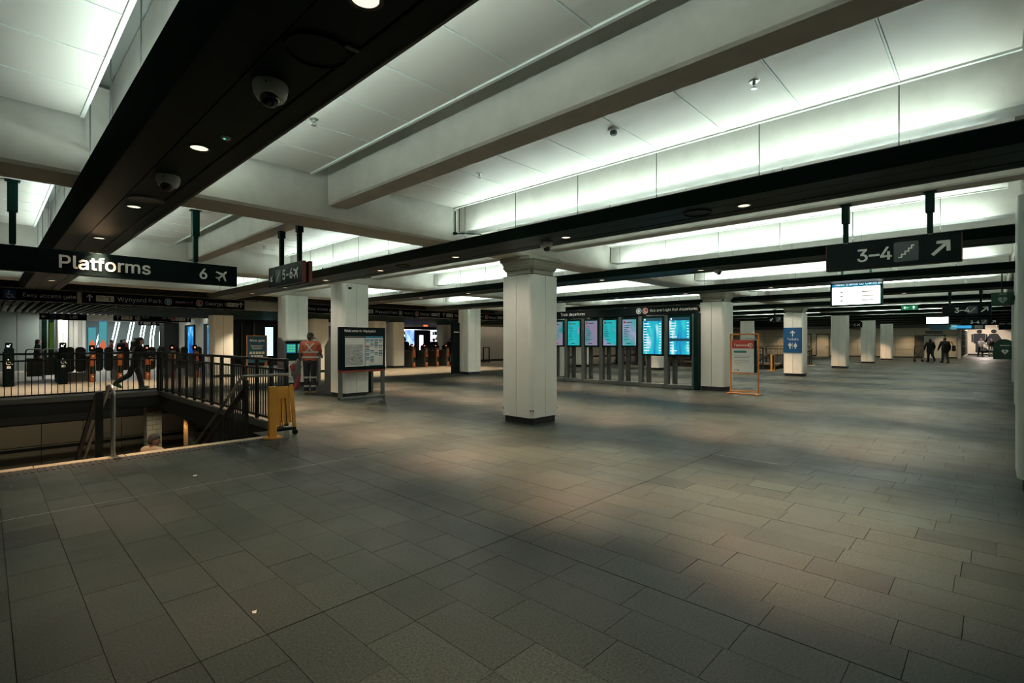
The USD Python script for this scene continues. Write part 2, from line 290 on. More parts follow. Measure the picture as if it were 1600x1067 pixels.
# stair edges: cream nosing stones and ridged dark warning strips
part(floor, 'edge_slab', bx(3.05, 7.93, -.35, 3.7, 8.8, 0), 'floor', uv=np.full((8, 2), .95))
for (xa, xb, nm) in ((-4.0, 3.05, 0), (28.7, 37.0, 1)):
    n = int(round((xb - xa) / .9)); w = (xb - xa) / n
    for k in range(n): part(floor, 'nosing_stone', bx(xa + k * w + .003, 8.2, -.03, xa + (k + 1) * w - .003, 8.36, .002, .006), 'nosing', 'cream edge stone at the top of the stairs')
    part(floor, 'warning_bed', bx(xa, 7.93, -.02, xb, 8.197, -.004), 'tactile')
    if nm == 0:
        for k in range(118): part(floor, 'warning_rib', bx(xa + .02 + k * .0596, 7.95, -.004, xa + .048 + k * .0596, 8.18, .003, .002), 'tactile')
    else: part(floor, 'warning_ribs', J(*[bx(xa + .02 + k * .06, 7.95, -.004, xa + .05 + k * .06, 8.18, .003) for k in range(138)]), 'tactile', kind='stuff')

# ------------------------------------------------------------------ stairwells
def stairwell(xa, xb, full):
    s = struct('stairwell', None, None, 'dark stairwell going down to the platforms')
    for k in range(24):
        part(s, 'step', bx(xa + .06, 8.36 + k * .3, -.165 * (k + 1) - .18, (3.05 if full else xb) - .06, 8.36 + (k + 1) * .3 + .02, -.165 * (k + 1), .004), 'step')
    part(s, 'landing', bx(xa - 1, 15.5, -4.3, xb + 5, 23, -4.1), 'step')
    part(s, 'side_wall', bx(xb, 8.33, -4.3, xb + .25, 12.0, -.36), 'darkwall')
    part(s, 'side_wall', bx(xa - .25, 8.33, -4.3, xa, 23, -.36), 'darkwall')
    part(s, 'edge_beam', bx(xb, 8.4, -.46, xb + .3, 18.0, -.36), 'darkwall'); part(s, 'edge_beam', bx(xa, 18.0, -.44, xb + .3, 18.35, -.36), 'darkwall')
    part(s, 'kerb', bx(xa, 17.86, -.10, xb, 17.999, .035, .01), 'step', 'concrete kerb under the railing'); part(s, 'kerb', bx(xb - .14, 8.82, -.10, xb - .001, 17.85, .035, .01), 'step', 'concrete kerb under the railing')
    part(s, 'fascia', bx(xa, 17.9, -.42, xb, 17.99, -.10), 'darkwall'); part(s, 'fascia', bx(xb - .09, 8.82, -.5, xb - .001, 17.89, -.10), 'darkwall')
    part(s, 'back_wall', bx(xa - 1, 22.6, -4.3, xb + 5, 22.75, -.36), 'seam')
    n = int((xb - xa + 6) / 1.05)
    if full:
        for k in range(n):
            for j in range(4): part(s, 'wall_panel', bx(xa - 1 + k * 1.05 + .01, 22.56, -4.1 + j * .73 + .01, xa - 1 + (k + 1) * 1.05 - .01, 22.6, -4.1 + (j + 1) * .73 - .01, .004), 'tilewall')
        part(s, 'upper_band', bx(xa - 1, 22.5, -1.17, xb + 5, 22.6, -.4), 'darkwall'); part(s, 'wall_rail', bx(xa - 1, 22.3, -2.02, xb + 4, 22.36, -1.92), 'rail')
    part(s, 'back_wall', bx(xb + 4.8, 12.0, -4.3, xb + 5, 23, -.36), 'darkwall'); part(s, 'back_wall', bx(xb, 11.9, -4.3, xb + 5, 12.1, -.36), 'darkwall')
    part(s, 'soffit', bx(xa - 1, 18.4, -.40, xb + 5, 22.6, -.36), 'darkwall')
    return s
stairwell(O1[0], O1[1], True); stairwell(O2[0], O2[1], False)
rect_light((0.5, 21.4, -.47), 7, .25, 3.0, (1, .86, .62), name='lower_passage_lamp')
spot((3.55, 16.0, -.62), 160, (1, .42, .12), cone=80, name='lower_passage_lamp')
spot((3.2, 17.7, -.55), 420, (1, .85, .6), cone=85, soft=1, name='lower_passage_lamp')
def pier(xa, xb, ya, yb, za, zb, label, hot=None):
    p = thing('tiled_pier', label, 'pier', ((xa + xb) / 2, (ya + yb) / 2, za))
    part(p, 'core', bx(xa + .012, ya + .012, za, xb - .012, yb - .012, zb), 'seam')
    n = int((zb - za) / .145)
    for k in range(n):
        z0, z1 = za + k * .145 + .006, za + (k + 1) * .145 - .006; xm = (xa + xb) / 2 + (.05 if k % 2 else -.05)
        for a, b in ((xa, xm - .004), (xm + .004, xb)): part(p, 'tile', bx(a, ya, z0, b, ya + .012, z1, .003), 'brick2')
        part(p, 'tile', bx(xa, ya + .014, z0, xa + .012, yb, z1, .003), 'brick2')
pier(3.42, 3.80, 18.6, 19.05, -4.1, -.43, 'tall cream tiled pier in the stairwell below the corner of the railings')
pier(3.80, 4.00, 15.7, 16.15, -4.1, -.60, 'short tiled pier lit orange on its left side, lower in the stairwell')

# ------------------------------------------------------------------ ceiling
ceil = struct('ceiling', None, None, 'concrete beam ceiling with white lit coffer panels')
part(ceil, 'slab', bx(-6, -6, 3.95, 82, 19.6, 4.1), 'slab')
for a, b in ((-.95, -.3), (6.15, 6.75), (12.5, 13.1), (17.4, 18.0)): part(ceil, 'primary_beam', bx(-6, a, 3.05, 82, b, 3.95, .03), 'concrete')
BX = [.83 + 2.19 * k for k in range(-2, 27)]
RAN = [(-4, -.96), (-.29, 6.14), (6.76, 12.49), (13.11, 17.39)]
for k, x in enumerate(BX):
    for a, b in RAN: part(ceil, 'secondary_beam', bx(x, a, 3.23, x + .29, b, 3.95, .02), 'concrete')
for k, x in enumerate(BX[:-1]):
    kk = k - 2; ev = kk % 2 == 0
    xa, xb = x + .29 + (.22 if ev else .26), BX[k + 1] - (.28 if ev else .23)
    for (a, b) in ((-.15, 6.0), (6.9, 12.35), (13.25, 17.25)):
        n = 9 if b < 6.5 else 8 if b < 13 else 6
        n = n if x < 16 else 1; w = (b - a) / n
        for j in range(n): part(ceil, 'ceiling_panel', bx(xa, a + j * w + (.007 if j else 0), 3.55, xb, a + (j + 1) * w - (.007 if j < n - 1 else 0), 3.585, .004), 'panel')
        if x < 22:
            part(ceil, 'panel_edge', bx(xb + .001, a, 3.535, xb + .03, b, 3.61), 'panel_edge')
            part(ceil, 'panel_edge', bx(xa - .03, a, 3.535, xa - .001, b, 3.61), 'panel_edge')
            for j in range(1, n): part(ceil, 'panel_joint', bx(xa, a + j * w - .006, 3.546, xb, a + j * w + .006, 3.57), 'panel_edge')
# far zones: bulkhead over the gate line, dark slatted soffit, plain ceilings beyond
part(ceil, 'bulkhead', bx(-6, 18.9, 2.95, 60, 19.6, 3.95), 'darkwall')
part(ceil, 'bulkhead_face', bx(-6, 19.42, 2.62, 22, 19.5, 2.95), 'concrete', 'pale bulkhead face behind the hanging signs')
part(ceil, 'bulkhead_face', bx(22, 19.42, 2.75, 60, 19.5, 2.95), 'concrete')
part(ceil, 'soffit', bx(-6, 19.6, 2.86, 60, 27.2, 2.95), 'darkwall')
for k in range(130):
    x = -3.2 + k * .2
    part(ceil, 'slat', bx(x, 19.55, 2.60, x + .05, 27.2, 2.72), 'black')
part(ceil, 'concourse_ceiling', bx(-6, 27.2, 3.0, 82, 54, 3.1), 'slab')
for k, y in enumerate((28.5, 31, 33.0, 39.0)): part(ceil, 'ceiling_rib', bx(2, y, 2.78, 34, y + .35, 3.0), 'concrete')
# outer walls
wl = struct('wall_back', None, None, 'far end wall of cream panels beyond the columns')
part(wl, 'backing', bx(59, 2.25, 0, 59.3, 54, 3.95), 'seam')
for j, y in enumerate(np.arange(2.27, 27, 1.45)):
    for z0, z1 in ((.12, .75), (.77, 1.4), (1.42, 2.05), (2.07, 2.75)):
        if 3.0 < y + .7 < 4.5 and z1 < 2.5: continue
        part(wl, 'wall_panel', bx(58.94, y, z0, 59, y + 1.43, z1, .004), 'wall')
part(wl, 'bulkhead', bx(58.6, 2.25, 2.78, 59, 30, 3.2), 'gun')
part(wl, 'skirting', bx(58.92, 2.25, 0, 59, 27, .12), 'plinth')
d = struct('door_1', None, None, 'double door in the far cream wall')
part(d, 'door_frame', J(bx(58.86, 3.0, 0, 58.95, 3.1, 2.1), bx(58.86, 4.5, 0, 58.95, 4.6, 2.1), bx(58.86, 3.0, 2.0, 58.95, 4.6, 2.1)), 'trim')
part(d, 'door_leaf', bx(58.9, 3.1, .01, 58.96, 3.795, 2.0), 'wallw'); part(d, 'door_leaf', bx(58.9, 3.805, .01, 58.96, 4.5, 2.0), 'wallw'); part(d, 'door_sign', bx(58.85, 3.2, 2.2, 58.94, 4.4, 2.45), 'trim')
for n, (ya, yb) in enumerate(((11.9, 13.1), (13.5, 14.7))):
    d = struct('door_%d' % (n + 2), None, None, 'flush cream door with dark frame in the far wall')
    part(d, 'door_frame', J(bx(58.88, ya, 0, 58.95, ya + .09, 2.3), bx(58.88, yb - .09, 0, 58.95, yb, 2.3), bx(58.88, ya, 2.2, 58.95, yb, 2.3)), 'seam'); part(d, 'door_leaf', bx(58.9, ya + .09, 0, 58.93, yb - .09, 2.2), 'wall'); part(d, 'door_handle', bx(58.84, ya + .2, 1.0, 58.9, ya + .32, 1.06), 'steel')
w2 = struct('wall_right', bx(59, 2.0, 0, 76, 2.25, 3.4), 'wallw', 'return wall leading to the toilets')
part(w2, 'grille', J(*[bx(60.5 + .55 * k, 1.96, .2, 60.56 + .55 * k, 2.0, 2.6) for k in range(24)], *[bx(60.5, 1.965, z, 73.5, 2.0, z + .05) for z in (.4, 1.0, 1.6, 2.2)]), 'grey')
tw = struct('wall_end', bx(76, -6, 0, 76.3, 2.25, 3.6), mat('wall_pink_white', (.62, .55, .46), .55), 'pale wall of the toilets with two big pictograms')
part(tw, 'skirting', bx(75.95, -6, 0, 76, 2, .14), 'plinth')
struct('wall_left', bx(-6.3, -6, -4.3, -6, 54, 4.1), 'wallw'); struct('wall_front', bx(-6, -6.3, -.3, 82, -6, 4.1), 'wallw')
ww = struct('wall_concourse', None, None, 'white panel wall of the back concourse')
part(ww, 'backing', bx(22.3, 27.6, 0, 59, 27.9, 3.0), 'seam')
for k in range(22): part(ww, 'wall_panel', bx(22.3 + k * 1.2 + .006, 27.54, .16, 22.3 + (k + 1) * 1.2 - .006, 27.6, 2.6, .004), 'wallw')
part(ww, 'skirting', bx(22.3, 27.55, 0, 49, 27.6, .16), 'plinth')

# ------------------------------------------------------------------ columns
PR = .09
_sq = sbox(.0, .0, .77, .77).buffer(-PR).buffer(PR, 6)
_ring = _sq.difference(_sq.buffer(-.022))
def column(x, y, top, label, cap=False, holes=False, h0=.12, mt='column'):
    c = thing('column', label, 'column', (x + .385, y + .385, 0))
    part(c, 'plinth', mv(ext(_sq.buffer(-.035), h0 + .02), x, y, 0), 'plinth', 'black recessed base')
    part(c, 'core', mv(ext(_sq.buffer(-.07), top - h0 - .02 if not cap else 3.045 - h0), x, y, h0), 'plinth')
    for a, b in ((0, 0), (.385, 0), (0, .385), (.385, .385)):
        g = _ring.intersection(sbox(a + (.005 if a else -1), b + (.005 if b else -1), a + .385 - (0 if a else .005) + (1 if a else 0), b + .385 - (0 if b else .005) + (1 if b else 0)))
        part(c, 'cladding_panel', mv(ext(g, top - h0), x, y, h0), mt, smooth=35)
    if cap:
        pr = [(2.70, .32), (2.745, .345), (2.76, .335), (2.80, .34), (2.82, .365), (2.88, .40), (2.885, .385), (2.90, .385), (2.965, .41), (2.985, .435), (3.045, .435)]
        q = []
        for (z0, r0), (z1, r1) in zip(pr, pr[1:]):
            if z1 - z0 < .004: continue
            o = [(s * u, t * w) for s, t, u, w in ((-1, -1, 1, 1),)]
            def ringp(r, z): ch = .07; return [(x + .385 + a * r - a * b * 0 + 0, y + .385 + b * r, z) for a, b in ()] + [(x + .385 + px, y + .385 + py, z) for px, py in ((-r + ch, -r), (r - ch, -r), (r, -r + ch), (r, r - ch), (r - ch, r), (-r + ch, r), (-r, r - ch), (-r, -r + ch))]
            v = np.array(ringp(r0, z0) + ringp(r1, z1)); f = []
            for k in range(8): j = (k + 1) % 8; f += [[k, j, 8 + j], [k, 8 + j, 8 + k]]
            for k in range(1, 7): f += [[0, k + 1, k], [8, 8 + k, 9 + k]]
            q.append((v, np.array(f)))
        part(c, 'capital', J(*q), 'stone', 'moulded grey stone capital')
    if holes:
        for hx, hy in ((x + .012, y + .045), (x + .045, y + .012)): part(c, 'fixing_hole', J(cyl((hx + .01, hy + .01, .255), (hx - .02, hy - .02, .255), .013, 8)), 'joint', 'dark fixing hole')
        part(c, 'fixing_hole', cyl((x + .002, y + .72, .25), (x - .004, y + .72, .25), .013, 8), 'joint'); part(c, 'fixing_hole', cyl((x + .73, y + .002, .25), (x + .73, y - .004, .25), .013, 8), 'joint')
    return c
column(6.75, 5.95, 2.71, 'white clad column with stone capital standing alone in the centre of the hall', True, holes=True)
C2 = column(15.4, 5.85, 2.71, 'white clad column at the right end of the departure screens, orange poster stand in front', True)
C3 = column(24.1, 5.85, 2.72, 'white clad column carrying the blue toilets sign', True)
column(33.0, 5.85, 3.05, 'white clad column next beyond the blue toilets sign column')
column(41.9, 5.85, 3.05, 'slim looking white column, second beyond the toilets sign column')
column(50.3, 5.85, 3.05, 'farthest white column of the row, close to the far cream wall')
column(6.55, 12.4, 3.05, 'white column directly behind the welcome map sign')
column(15.4, 12.4, 3.05, 'white column behind the left end of the departure screens, hidden by the central column')
column(24.3, 12.6, 3.05, 'white column whose foot shows under the bus departure screens')
column(37.6, 12.4, 3.05, 'white column behind the far stair opening, left of the toilets sign')
column(6.98, 17.1, 3.05, 'white column above the ticket machine with the worker')
column(15.1, 17.1, 3.05, 'white column just left of the central column, beside a black post')
column(24.3, 17.4, 3.05, 'white column whose foot shows under the train departure screens')
column(6.55, 23.3, 2.6, 'cream lit column behind the stair railing near the fare gates')
column(15.9, 24.4, 2.6, 'pale column at the left of the bright shop front')
column(20.9, 26.2, 2.6, 'pale column at the right of the bright shop front')
column(7.13, -.95, 2.97, 'grey column edge cut off by the right border of the picture', mt='columng')
column(15.4, -1.12, 3.05, 'narrow grey column behind the one at the right border', mt='columng')
column(24.2, -1.25, 3.05, 'third grey column in the row along the right border', mt='columng')

# ------------------------------------------------------------------ service raceways
RL = ['black service raceway with dome cameras crossing the top left above the stairs', 'black service raceway passing in front of the central column capital', 'black service raceway behind the hanging sign for platforms 3 and 4', 'black service raceway above the departure screens', 'black service raceway just beyond the departure screens']
def raceway(k, x):
    lab = RL[k] if k < 5 else ['sixth', 'seventh', 'eighth', 'ninth', 'tenth', 'eleventh', 'twelfth', 'thirteenth'][k - 5] + ' black service raceway counted away from the camera'
    r = thing('service_raceway', lab, 'ceiling raceway', (x + .4, 8, RW_Z))
    ya, yb = -2.2, 18.6
    part(r, 'tray', J(bx(x + .10, ya, RW_Z + .022, x + .74, yb, 3.03), bx(x + .72, ya, RW_Z + .012, x + .80, yb, 3.03, .008)), 'black')
    sp = np.array([(x, ya, 3.045), (x + .12, ya, RW_Z), (x + .34, ya, RW_Z), (x + .34, ya, RW_Z + .015), (x + .125, ya, RW_Z + .015), (x + .02, ya, 3.045)])
    v = np.vstack([sp, sp + [0, yb - ya, 0]]); f = []
    for a in range(6): b = (a + 1) % 6; f += [[a, b, 6 + b], [a, 6 + b, 6 + a]]
    f += [[0, 5, 4], [0, 4, 1], [1, 4, 3], [1, 3, 2], [6, 10, 11], [6, 7, 10], [7, 9, 10], [7, 8, 9]]
    part(r, 'side_panel', (v, np.array(f)), 'black')
    n = 1 if k > 4 else 9; w = (yb - ya) / n
    for j in range(n): part(r, 'soffit_panel', bx(x + .349, ya + j * w + .001, RW_Z, x + .64, ya + (j + 1) * w - .001, RW_Z + .02), 'black')
    part(r, 'edge_trim', bx(x + .649, ya, RW_Z - .004, x + .80, yb, RW_Z + .012, .004), 'black'); part(r, 'lip', bx(x + .770, ya, RW_Z - .012, x + .815, yb, 3.045, .014), 'gun', 'dark grey metal lip')
    for y in DL_Y:
        if y > yb or (k > 8 and y > 9): continue
        a = part(r, 'downlight', lathe([(.058, RW_Z + .02), (.058, RW_Z - .004), (.074, RW_Z - .006), (.076, RW_Z)], (x + .48, y, 0), 20 if k < 3 else 10), 'trim', smooth=30)
        part(a, 'lamp_lens', lathe([(.0005, RW_Z - .002), (.057, RW_Z - .002), (.057, RW_Z + .004)], (x + .48, y, 0), 20 if k < 3 else 10), 'lamp')
    if k < 5:
        for j in range(18):
            y = -.51 + 1.05 * j
            for dx in (.04, .76): part(r, 'suspension_rod', cyl((x + dx, y, 3.03), (x + dx, y, 3.95), .0045, 6), 'trim')
    part(r, 'uplight_tray', J(bx(x + .025, ya + .2, 3.03, x + .075, yb - .2, 3.06), bx(x + .725, ya + .2, 3.03, x + .765, yb - .2, 3.06)), 'trim')
for k, x in enumerate(RW_X): raceway(k, x)
# ------------------------------------------------------------------ hanging signs
def post(s, x, y, z0, z1, w=.05, label=None):
    part(s, 'post', J(bx(x - w / 2, y - w / 2, z0, x + w / 2, y + w / 2, z1, .006), bx(x - w * .75, y - w * .75, (z0 + z1) / 2, x + w * .75, y + w * .75, z1, .006)), 'black')
    part(s, 'bracket', bx(x - w * 1.1, y - w * 1.1, z1 - .012, x + w * 1.1, y + w * 1.1, z1), 'black'); part(s, 'collar', bx(x - w * .3, y - w * .3, z0 - .04, x + w * .3, y + w * .3, z0 + .01), 'trim')
s = thing('hanging_sign', 'long black hanging sign reading Platforms and 6 with an aeroplane', 'sign', (1.0, 9.0, 2.4))
part(s, 'sign_box', bx(-1.5, 8.95, 2.40, 2.86, 9.08, 2.72, .004), 'sign')
fy = lambda m: fr('-Y', (0, 8.949, 0), m)
part(s, 'lettering', fy(tx('Platforms', .165, .665, 2.485, bold=True)), 'ink', 'white word Platforms')
part(s, 'numeral', fy(tx('6', .155, 2.30, 2.485, bold=True)), 'ink', 'white numeral 6'); part(s, 'pictogram', fy(sh(PLANE, 2.64, 2.56, s=.2, rot=-45)), 'ink', 'white aeroplane pictogram')
post(s, .25, 9.01, 2.74, 3.55, .065); post(s, 2.28, 9.01, 2.74, 3.55, .065)
s = thing('hanging_sign', 'black hanging sign with red end reading 5-6 seen at an angle above the worker', 'sign', (3.2, 7.8, 2.36))
part(s, 'sign_box', bx(3.16, 7.2, 2.36, 3.20, 8.42, 2.67), 'sign'); part(s, 'sign_box', bx(3.27, 7.2, 2.36, 3.31, 8.42, 2.67), 'sign'); part(s, 'spine', bx(3.20, 7.24, 2.37, 3.27, 8.40, 2.66), 'trim')
part(s, 'end_cap', bx(3.162, 7.185, 2.362, 3.215, 7.2, 2.668), 'brick', 'red end strip'); part(s, 'end_cap', bx(3.255, 7.185, 2.362, 3.308, 7.2, 2.668), 'brick', 'red end strip')
fx = lambda m: fr('-X', (3.159, 8.42, 2.36), m)
part(s, 'arrow', fx(sh(ARROW, .14, .15, s=.15, rot=135)), 'inkw'); part(s, 'icon_square', fx(sh(RSQ, .38, .155, s=.2, d=.001)), 'sqr'); part(s, 'stairs_icon', fx(sh(STEPS, .38, .155, s=.15, z=.001)), 'inkw')
part(s, 'lettering', fx(tx('5-6', .145, .53, .085, bold=True)), 'inkw', 'text 5-6'); part(s, 'pictogram', fx(sh(PLANE, 1.03, .16, s=.2, rot=-45)), 'inkw', 'aeroplane pictogram')
post(s, 3.235, 7.45, 2.69, 3.55, .06); post(s, 3.235, 8.1, 2.69, 3.55, .06)
def sign34(x, ya, yb, zb, h, label, zt=3.23):
    s = thing('hanging_sign', label, 'sign', (x, (ya + yb) / 2, zb)); L = yb - ya; k = h / .33
    part(s, 'sign_box', bx(x, ya, zb, x + .12, yb, zb + h, .003), 'sign')
    part(s, 'end_cap', bx(x + .002, ya - .006, zb + .002, x + .118, ya, zb + h - .002), 'brick'); part(s, 'end_cap', bx(x + .002, yb, zb + .002, x + .118, yb + .006, zb + h - .002), 'brick')
    q = lambda m: fr('-X', (x - .001, yb, zb), m)
    part(s, 'lettering', q(tx('3\u20134', .15 * k, .245 * L, .09 * k, bold=True)), 'inkw', 'text 3-4')
    part(s, 'icon_square', q(sh(RSQ, .625 * L, .165 * k, s=.235 * k, d=.001)), 'sqr'); part(s, 'stairs_icon', q(sh(STEPS, .625 * L, .165 * k, s=.165 * k, z=.001)), 'inkw'); part(s, 'arrow', q(sh(ARROW, .865 * L, .165 * k, s=.21 * k, rot=-45)), 'inkw')
    for y in (ya + .21 * L, yb - .155 * L): post(s, x + .06, y, zb + h + .03, zt, .055 * k)
sign34(7.5, .25, 1.55, 2.40, .325, 'large black hanging sign reading 3-4 with stairs and an arrow, nearest of its kind')
sign34(20.62, .02, 1.13, 2.30, .32, 'small black hanging sign reading 3-4 right of the white screens', 3.23)
sign34(38.14, -.25, 1.3, 2.40, .36, 'tiny black hanging sign reading 3-4 above the toilets wall', 3.23)
def sign56(x, ya, yb, zb, label, ps, zt):
    s = thing('hanging_sign', label, 'sign', (x, (ya + yb) / 2, zb)); L = yb - ya
    part(s, 'sign_box', bx(x, ya, zb, x + .12, yb, zb + .34), 'sign'); q = lambda m: fr('-X', (x - .001, yb, zb), m)
    part(s, 'arrow', q(sh(ARROW, .13 * L, .17, s=.2, rot=135)), 'ink'); part(s, 'icon_square', q(sh(RSQ, .34 * L, .17, s=.24, d=.001)), 'sqr'); part(s, 'stairs_icon', q(sh(STEPS, .34 * L, .17, s=.17, z=.001)), 'ink')
    part(s, 'lettering', q(tx('5-6', .17, .47 * L, .085, bold=True)), 'ink'); part(s, 'pictogram', q(sh(PLANE, .88 * L, .17, s=.22, rot=-45)), 'ink')
    for y in ps: post(s, x + .06, y, zb + .37, zt, .07)
sign56(29.38, 7.2, 8.86, 2.51, 'black hanging sign reading 5-6 partly hidden by the toilets sign column', (7.7, 8.5), 3.23)
sign56(37.0, 5.76, 7.2, 2.36, 'black hanging sign reading 5-6 in the gap right of the second column beyond', (6.25, 6.65), 3.05)
# long direction signs on the bulkhead over the gate line
def tagbox(s, q, x, y, num, k=1.0):
    part(s, 'exit_tag', q(sh(sbox(-.2, -.075, .2, .075).buffer(.015), x, y, s=k, d=.002)), 'tag'); part(s, 'lettering', q(tx('Exit', .05 * k, x - .16 * k, y - .02 * k, z=.002)), 'sign'); part(s, 'numeral', q(tx(num, .1 * k, x + .06 * k, y - .05 * k, z=.002, bold=True)), 'sign')
def badge(s, q, x, y, ch, k=1.0):
    part(s, 'badge', q(sh(DISC, x, y, s=.21 * k, d=.002)), 'ink'); part(s, 'badge_disc', q(sh(DISC, x, y, s=.175 * k, d=.002, z=.001)), 'pblue' if ch == 'B' else 'red'); part(s, 'lettering', q(tx(ch, .1 * k, x, y - .05 * k, z=.003, bold=True, align='c')), 'ink')
def access(xa, xb, label, xt):
    s = thing('direction_sign', label, 'sign', ((xa + xb) / 2, 19.38, 2.63)); part(s, 'sign_box', bx(xa, 19.36, 2.63, xb, 19.415, 2.95), 'sign'); q = lambda m: fr('-Y', (0, 19.359, 0), m)
    part(s, 'icon_square', q(sh(RSQ, xt, 2.79, s=.24, d=.001)), 'blue'); part(s, 'wheelchair_icon', q(sh(CHAIR, xt, 2.79, s=.2, z=.001)), 'tag'); part(s, 'lettering', q(tx('Easy access gate', .1, xt + .25, 2.745)), 'inkw')
def exits(xb, label):
    xa = xb - 4.43; s = thing('direction_sign', label, 'sign', ((xa + xb) / 2, 19.38, 2.63)); part(s, 'sign_box', bx(xa, 19.36, 2.63, xb, 19.415, 2.95), 'sign'); q = lambda m: fr('-Y', (xa, 19.359, 0), m)
    part(s, 'arrow', q(sh(ARROW, .16, 2.79, s=.2)), 'ink'); tagbox(s, q, .52, 2.79, '1'); part(s, 'lettering', q(tx('Wynyard Park', .125, .82, 2.735)), 'inkw', 'text Wynyard Park'); badge(s, q, 2.13, 2.79, 'B'); part(s, 'lettering', q(tx('Stands A-P', .065, 2.33, 2.765)), 'ink')
    badge(s, q, 3.02, 2.79, 'L'); part(s, 'lettering', q(tx('George St', .115, 3.18, 2.735)), 'inkw', 'text George St'); tagbox(s, q, 4.08 - .03, 2.79, '2', .8); part(s, 'arrow', q(sh(ARROW, 4.31, 2.79, s=.19)), 'ink')
access(-1.5, 1.88, 'black sign reading Easy access gate under the left end of the Platforms sign', .48)
exits(6.43, 'black direction sign reading Wynyard Park and George St left of the ticket machine column')
access(7.6, 10.78, 'black sign reading Easy access gate between two white columns', 8.5)
exits(15.3, 'black direction sign to Wynyard Park and George St above the welcome map column')
exits(19.75, 'black direction sign reading George St just left of the central column')
def sign_far(xa, xb, y, z, label, small):
    s = thing('direction_sign', label, 'sign', ((xa + xb) / 2, y, z)); part(s, 'sign_box', bx(xa, y, z, xb, y + .08, z + .27), 'sign'); q = lambda m: fr('-Y', (xa, y - .001, z), m); L = xb - xa
    part(s, 'arrow', q(sh(ARROW, .15, .135, s=.17)), 'ink'); tagbox(s, q, .46, .135, '1', .9); badge(s, q, .85, .135, 'B', .95); part(s, 'lettering', q(tx('Buses', .06, 1.02, .14)), 'ink')
    part(s, 'lettering', q(tx('Light Rail', .06, L - 1.15, .14)), 'ink'); badge(s, q, L - .72, .135, 'L', .95); tagbox(s, q, L - .42, .135, '2', .9); part(s, 'arrow', q(sh(ARROW, L - .12, .135, s=.17)), 'ink')
    for x in (xa + .5, xb - .5): part(s, 'post', cyl((x, y + .04, z + .27), (x, y + .04, 3.0), .02, 6), 'black')
sign_far(3.85, 6.75, 27.4, 2.40, 'smaller black exit sign hanging beyond the slatted soffit', 1)
sign_far(6.9, 9.6, 40, 2.55, 'tiny exit sign in front of the white light strips', 1)
s = thing('direction_sign', 'black sign reading Lift with an arrow, over the bright white column', 'sign', (2.2, 27.5, 2.36)); part(s, 'sign_box', bx(1.52, 27.5, 2.38, 2.98, 27.58, 2.64), 'sign'); q = lambda m: fr('-Y', (1.52, 27.499, 2.38), m)
part(s, 'arrow', q(sh(ARROW, .15, .13, s=.17, rot=90)), 'inkw'); part(s, 'icon_square', q(sh(RSQ, .42, .13, s=.18, d=.001)), 'blue'); part(s, 'icon_square', q(sh(RSQ, .7, .13, s=.16, d=.001)), 'sqr'); part(s, 'lettering', q(tx('Lift', .12, .92, .07)), 'ink')
for x in (1.8, 2.7): part(s, 'post', cyl((x, 27.54, 2.62), (x, 27.54, 3.0), .02, 6), 'black')

# ------------------------------------------------------------------ hanging screens
def tv(name, x, ya, yb, z0, z1, label, text=None, top=2.92):
    s = thing(name, label, 'screen', (x, (ya + yb) / 2, z0)); part(s, 'housing', bx(x, ya - .04, z0 - .03, x + .16, yb + .04, z1 + .04, .01), 'black')
    part(s, 'display', bx(x - .006, ya, z0, x, yb, z1 - (.135 if text else 0)), 'white_scr')
    for y in (ya + .2, yb - .2): part(s, 'hanger', cyl((x + .08, y, z1 + .03), (x + .08, y, top), .025, 8), 'black')
    if text:
        part(s, 'display_header', bx(x - .006, ya, z1 - .133, x, yb, z1), 'head_scr'); part(s, 'lettering', fr('-X', (x - .007, yb, z0), tx(text, .07, .05, z1 - z0 - .098, bold=True)), 'txt_scr', 'text Next trains to Central')
        for i in range(3):
            for a, b in ((.18, .05), (.62, .22)): part(s, 'text_line', fr('-X', (x - .007, yb, z0), bx(a, .09 + .1 * i, 0, a + b, .115 + .1 * i, .001)), 'pgrey')
tv('departure_screen', 14.62, 1.92, 2.9, 2.40, 2.97, 'hanging white screen headed Next trains to Central', 'Next trains to Central', 3.55)
tv('departure_screen', 36, 1.72, 2.66, 2.48, 2.84, 'smaller blank glowing white screen hanging farther back', top=2.905)
s = thing('exit_sign', 'green lit exit sign hanging right of the white train screen', 'exit sign', (25, 2.35, 2.75)); part(s, 'housing', bx(25, 2.08, 2.72, 25.06, 2.62, 2.93, .01), 'black'); part(s, 'lit_face', bx(24.99, 2.1, 2.735, 25, 2.6, 2.915), 'green_scr'); part(s, 'arrow', fr('-X', (24.989, 2.6, 2.735), sh(ARROW, .14, .09, s=.15, rot=90)), 'txt_scr'); part(s, 'running_figure', fr('-X', (24.989, 2.6, 2.735), sh(MAN, .38, .09, s=.15)), 'txt_scr')

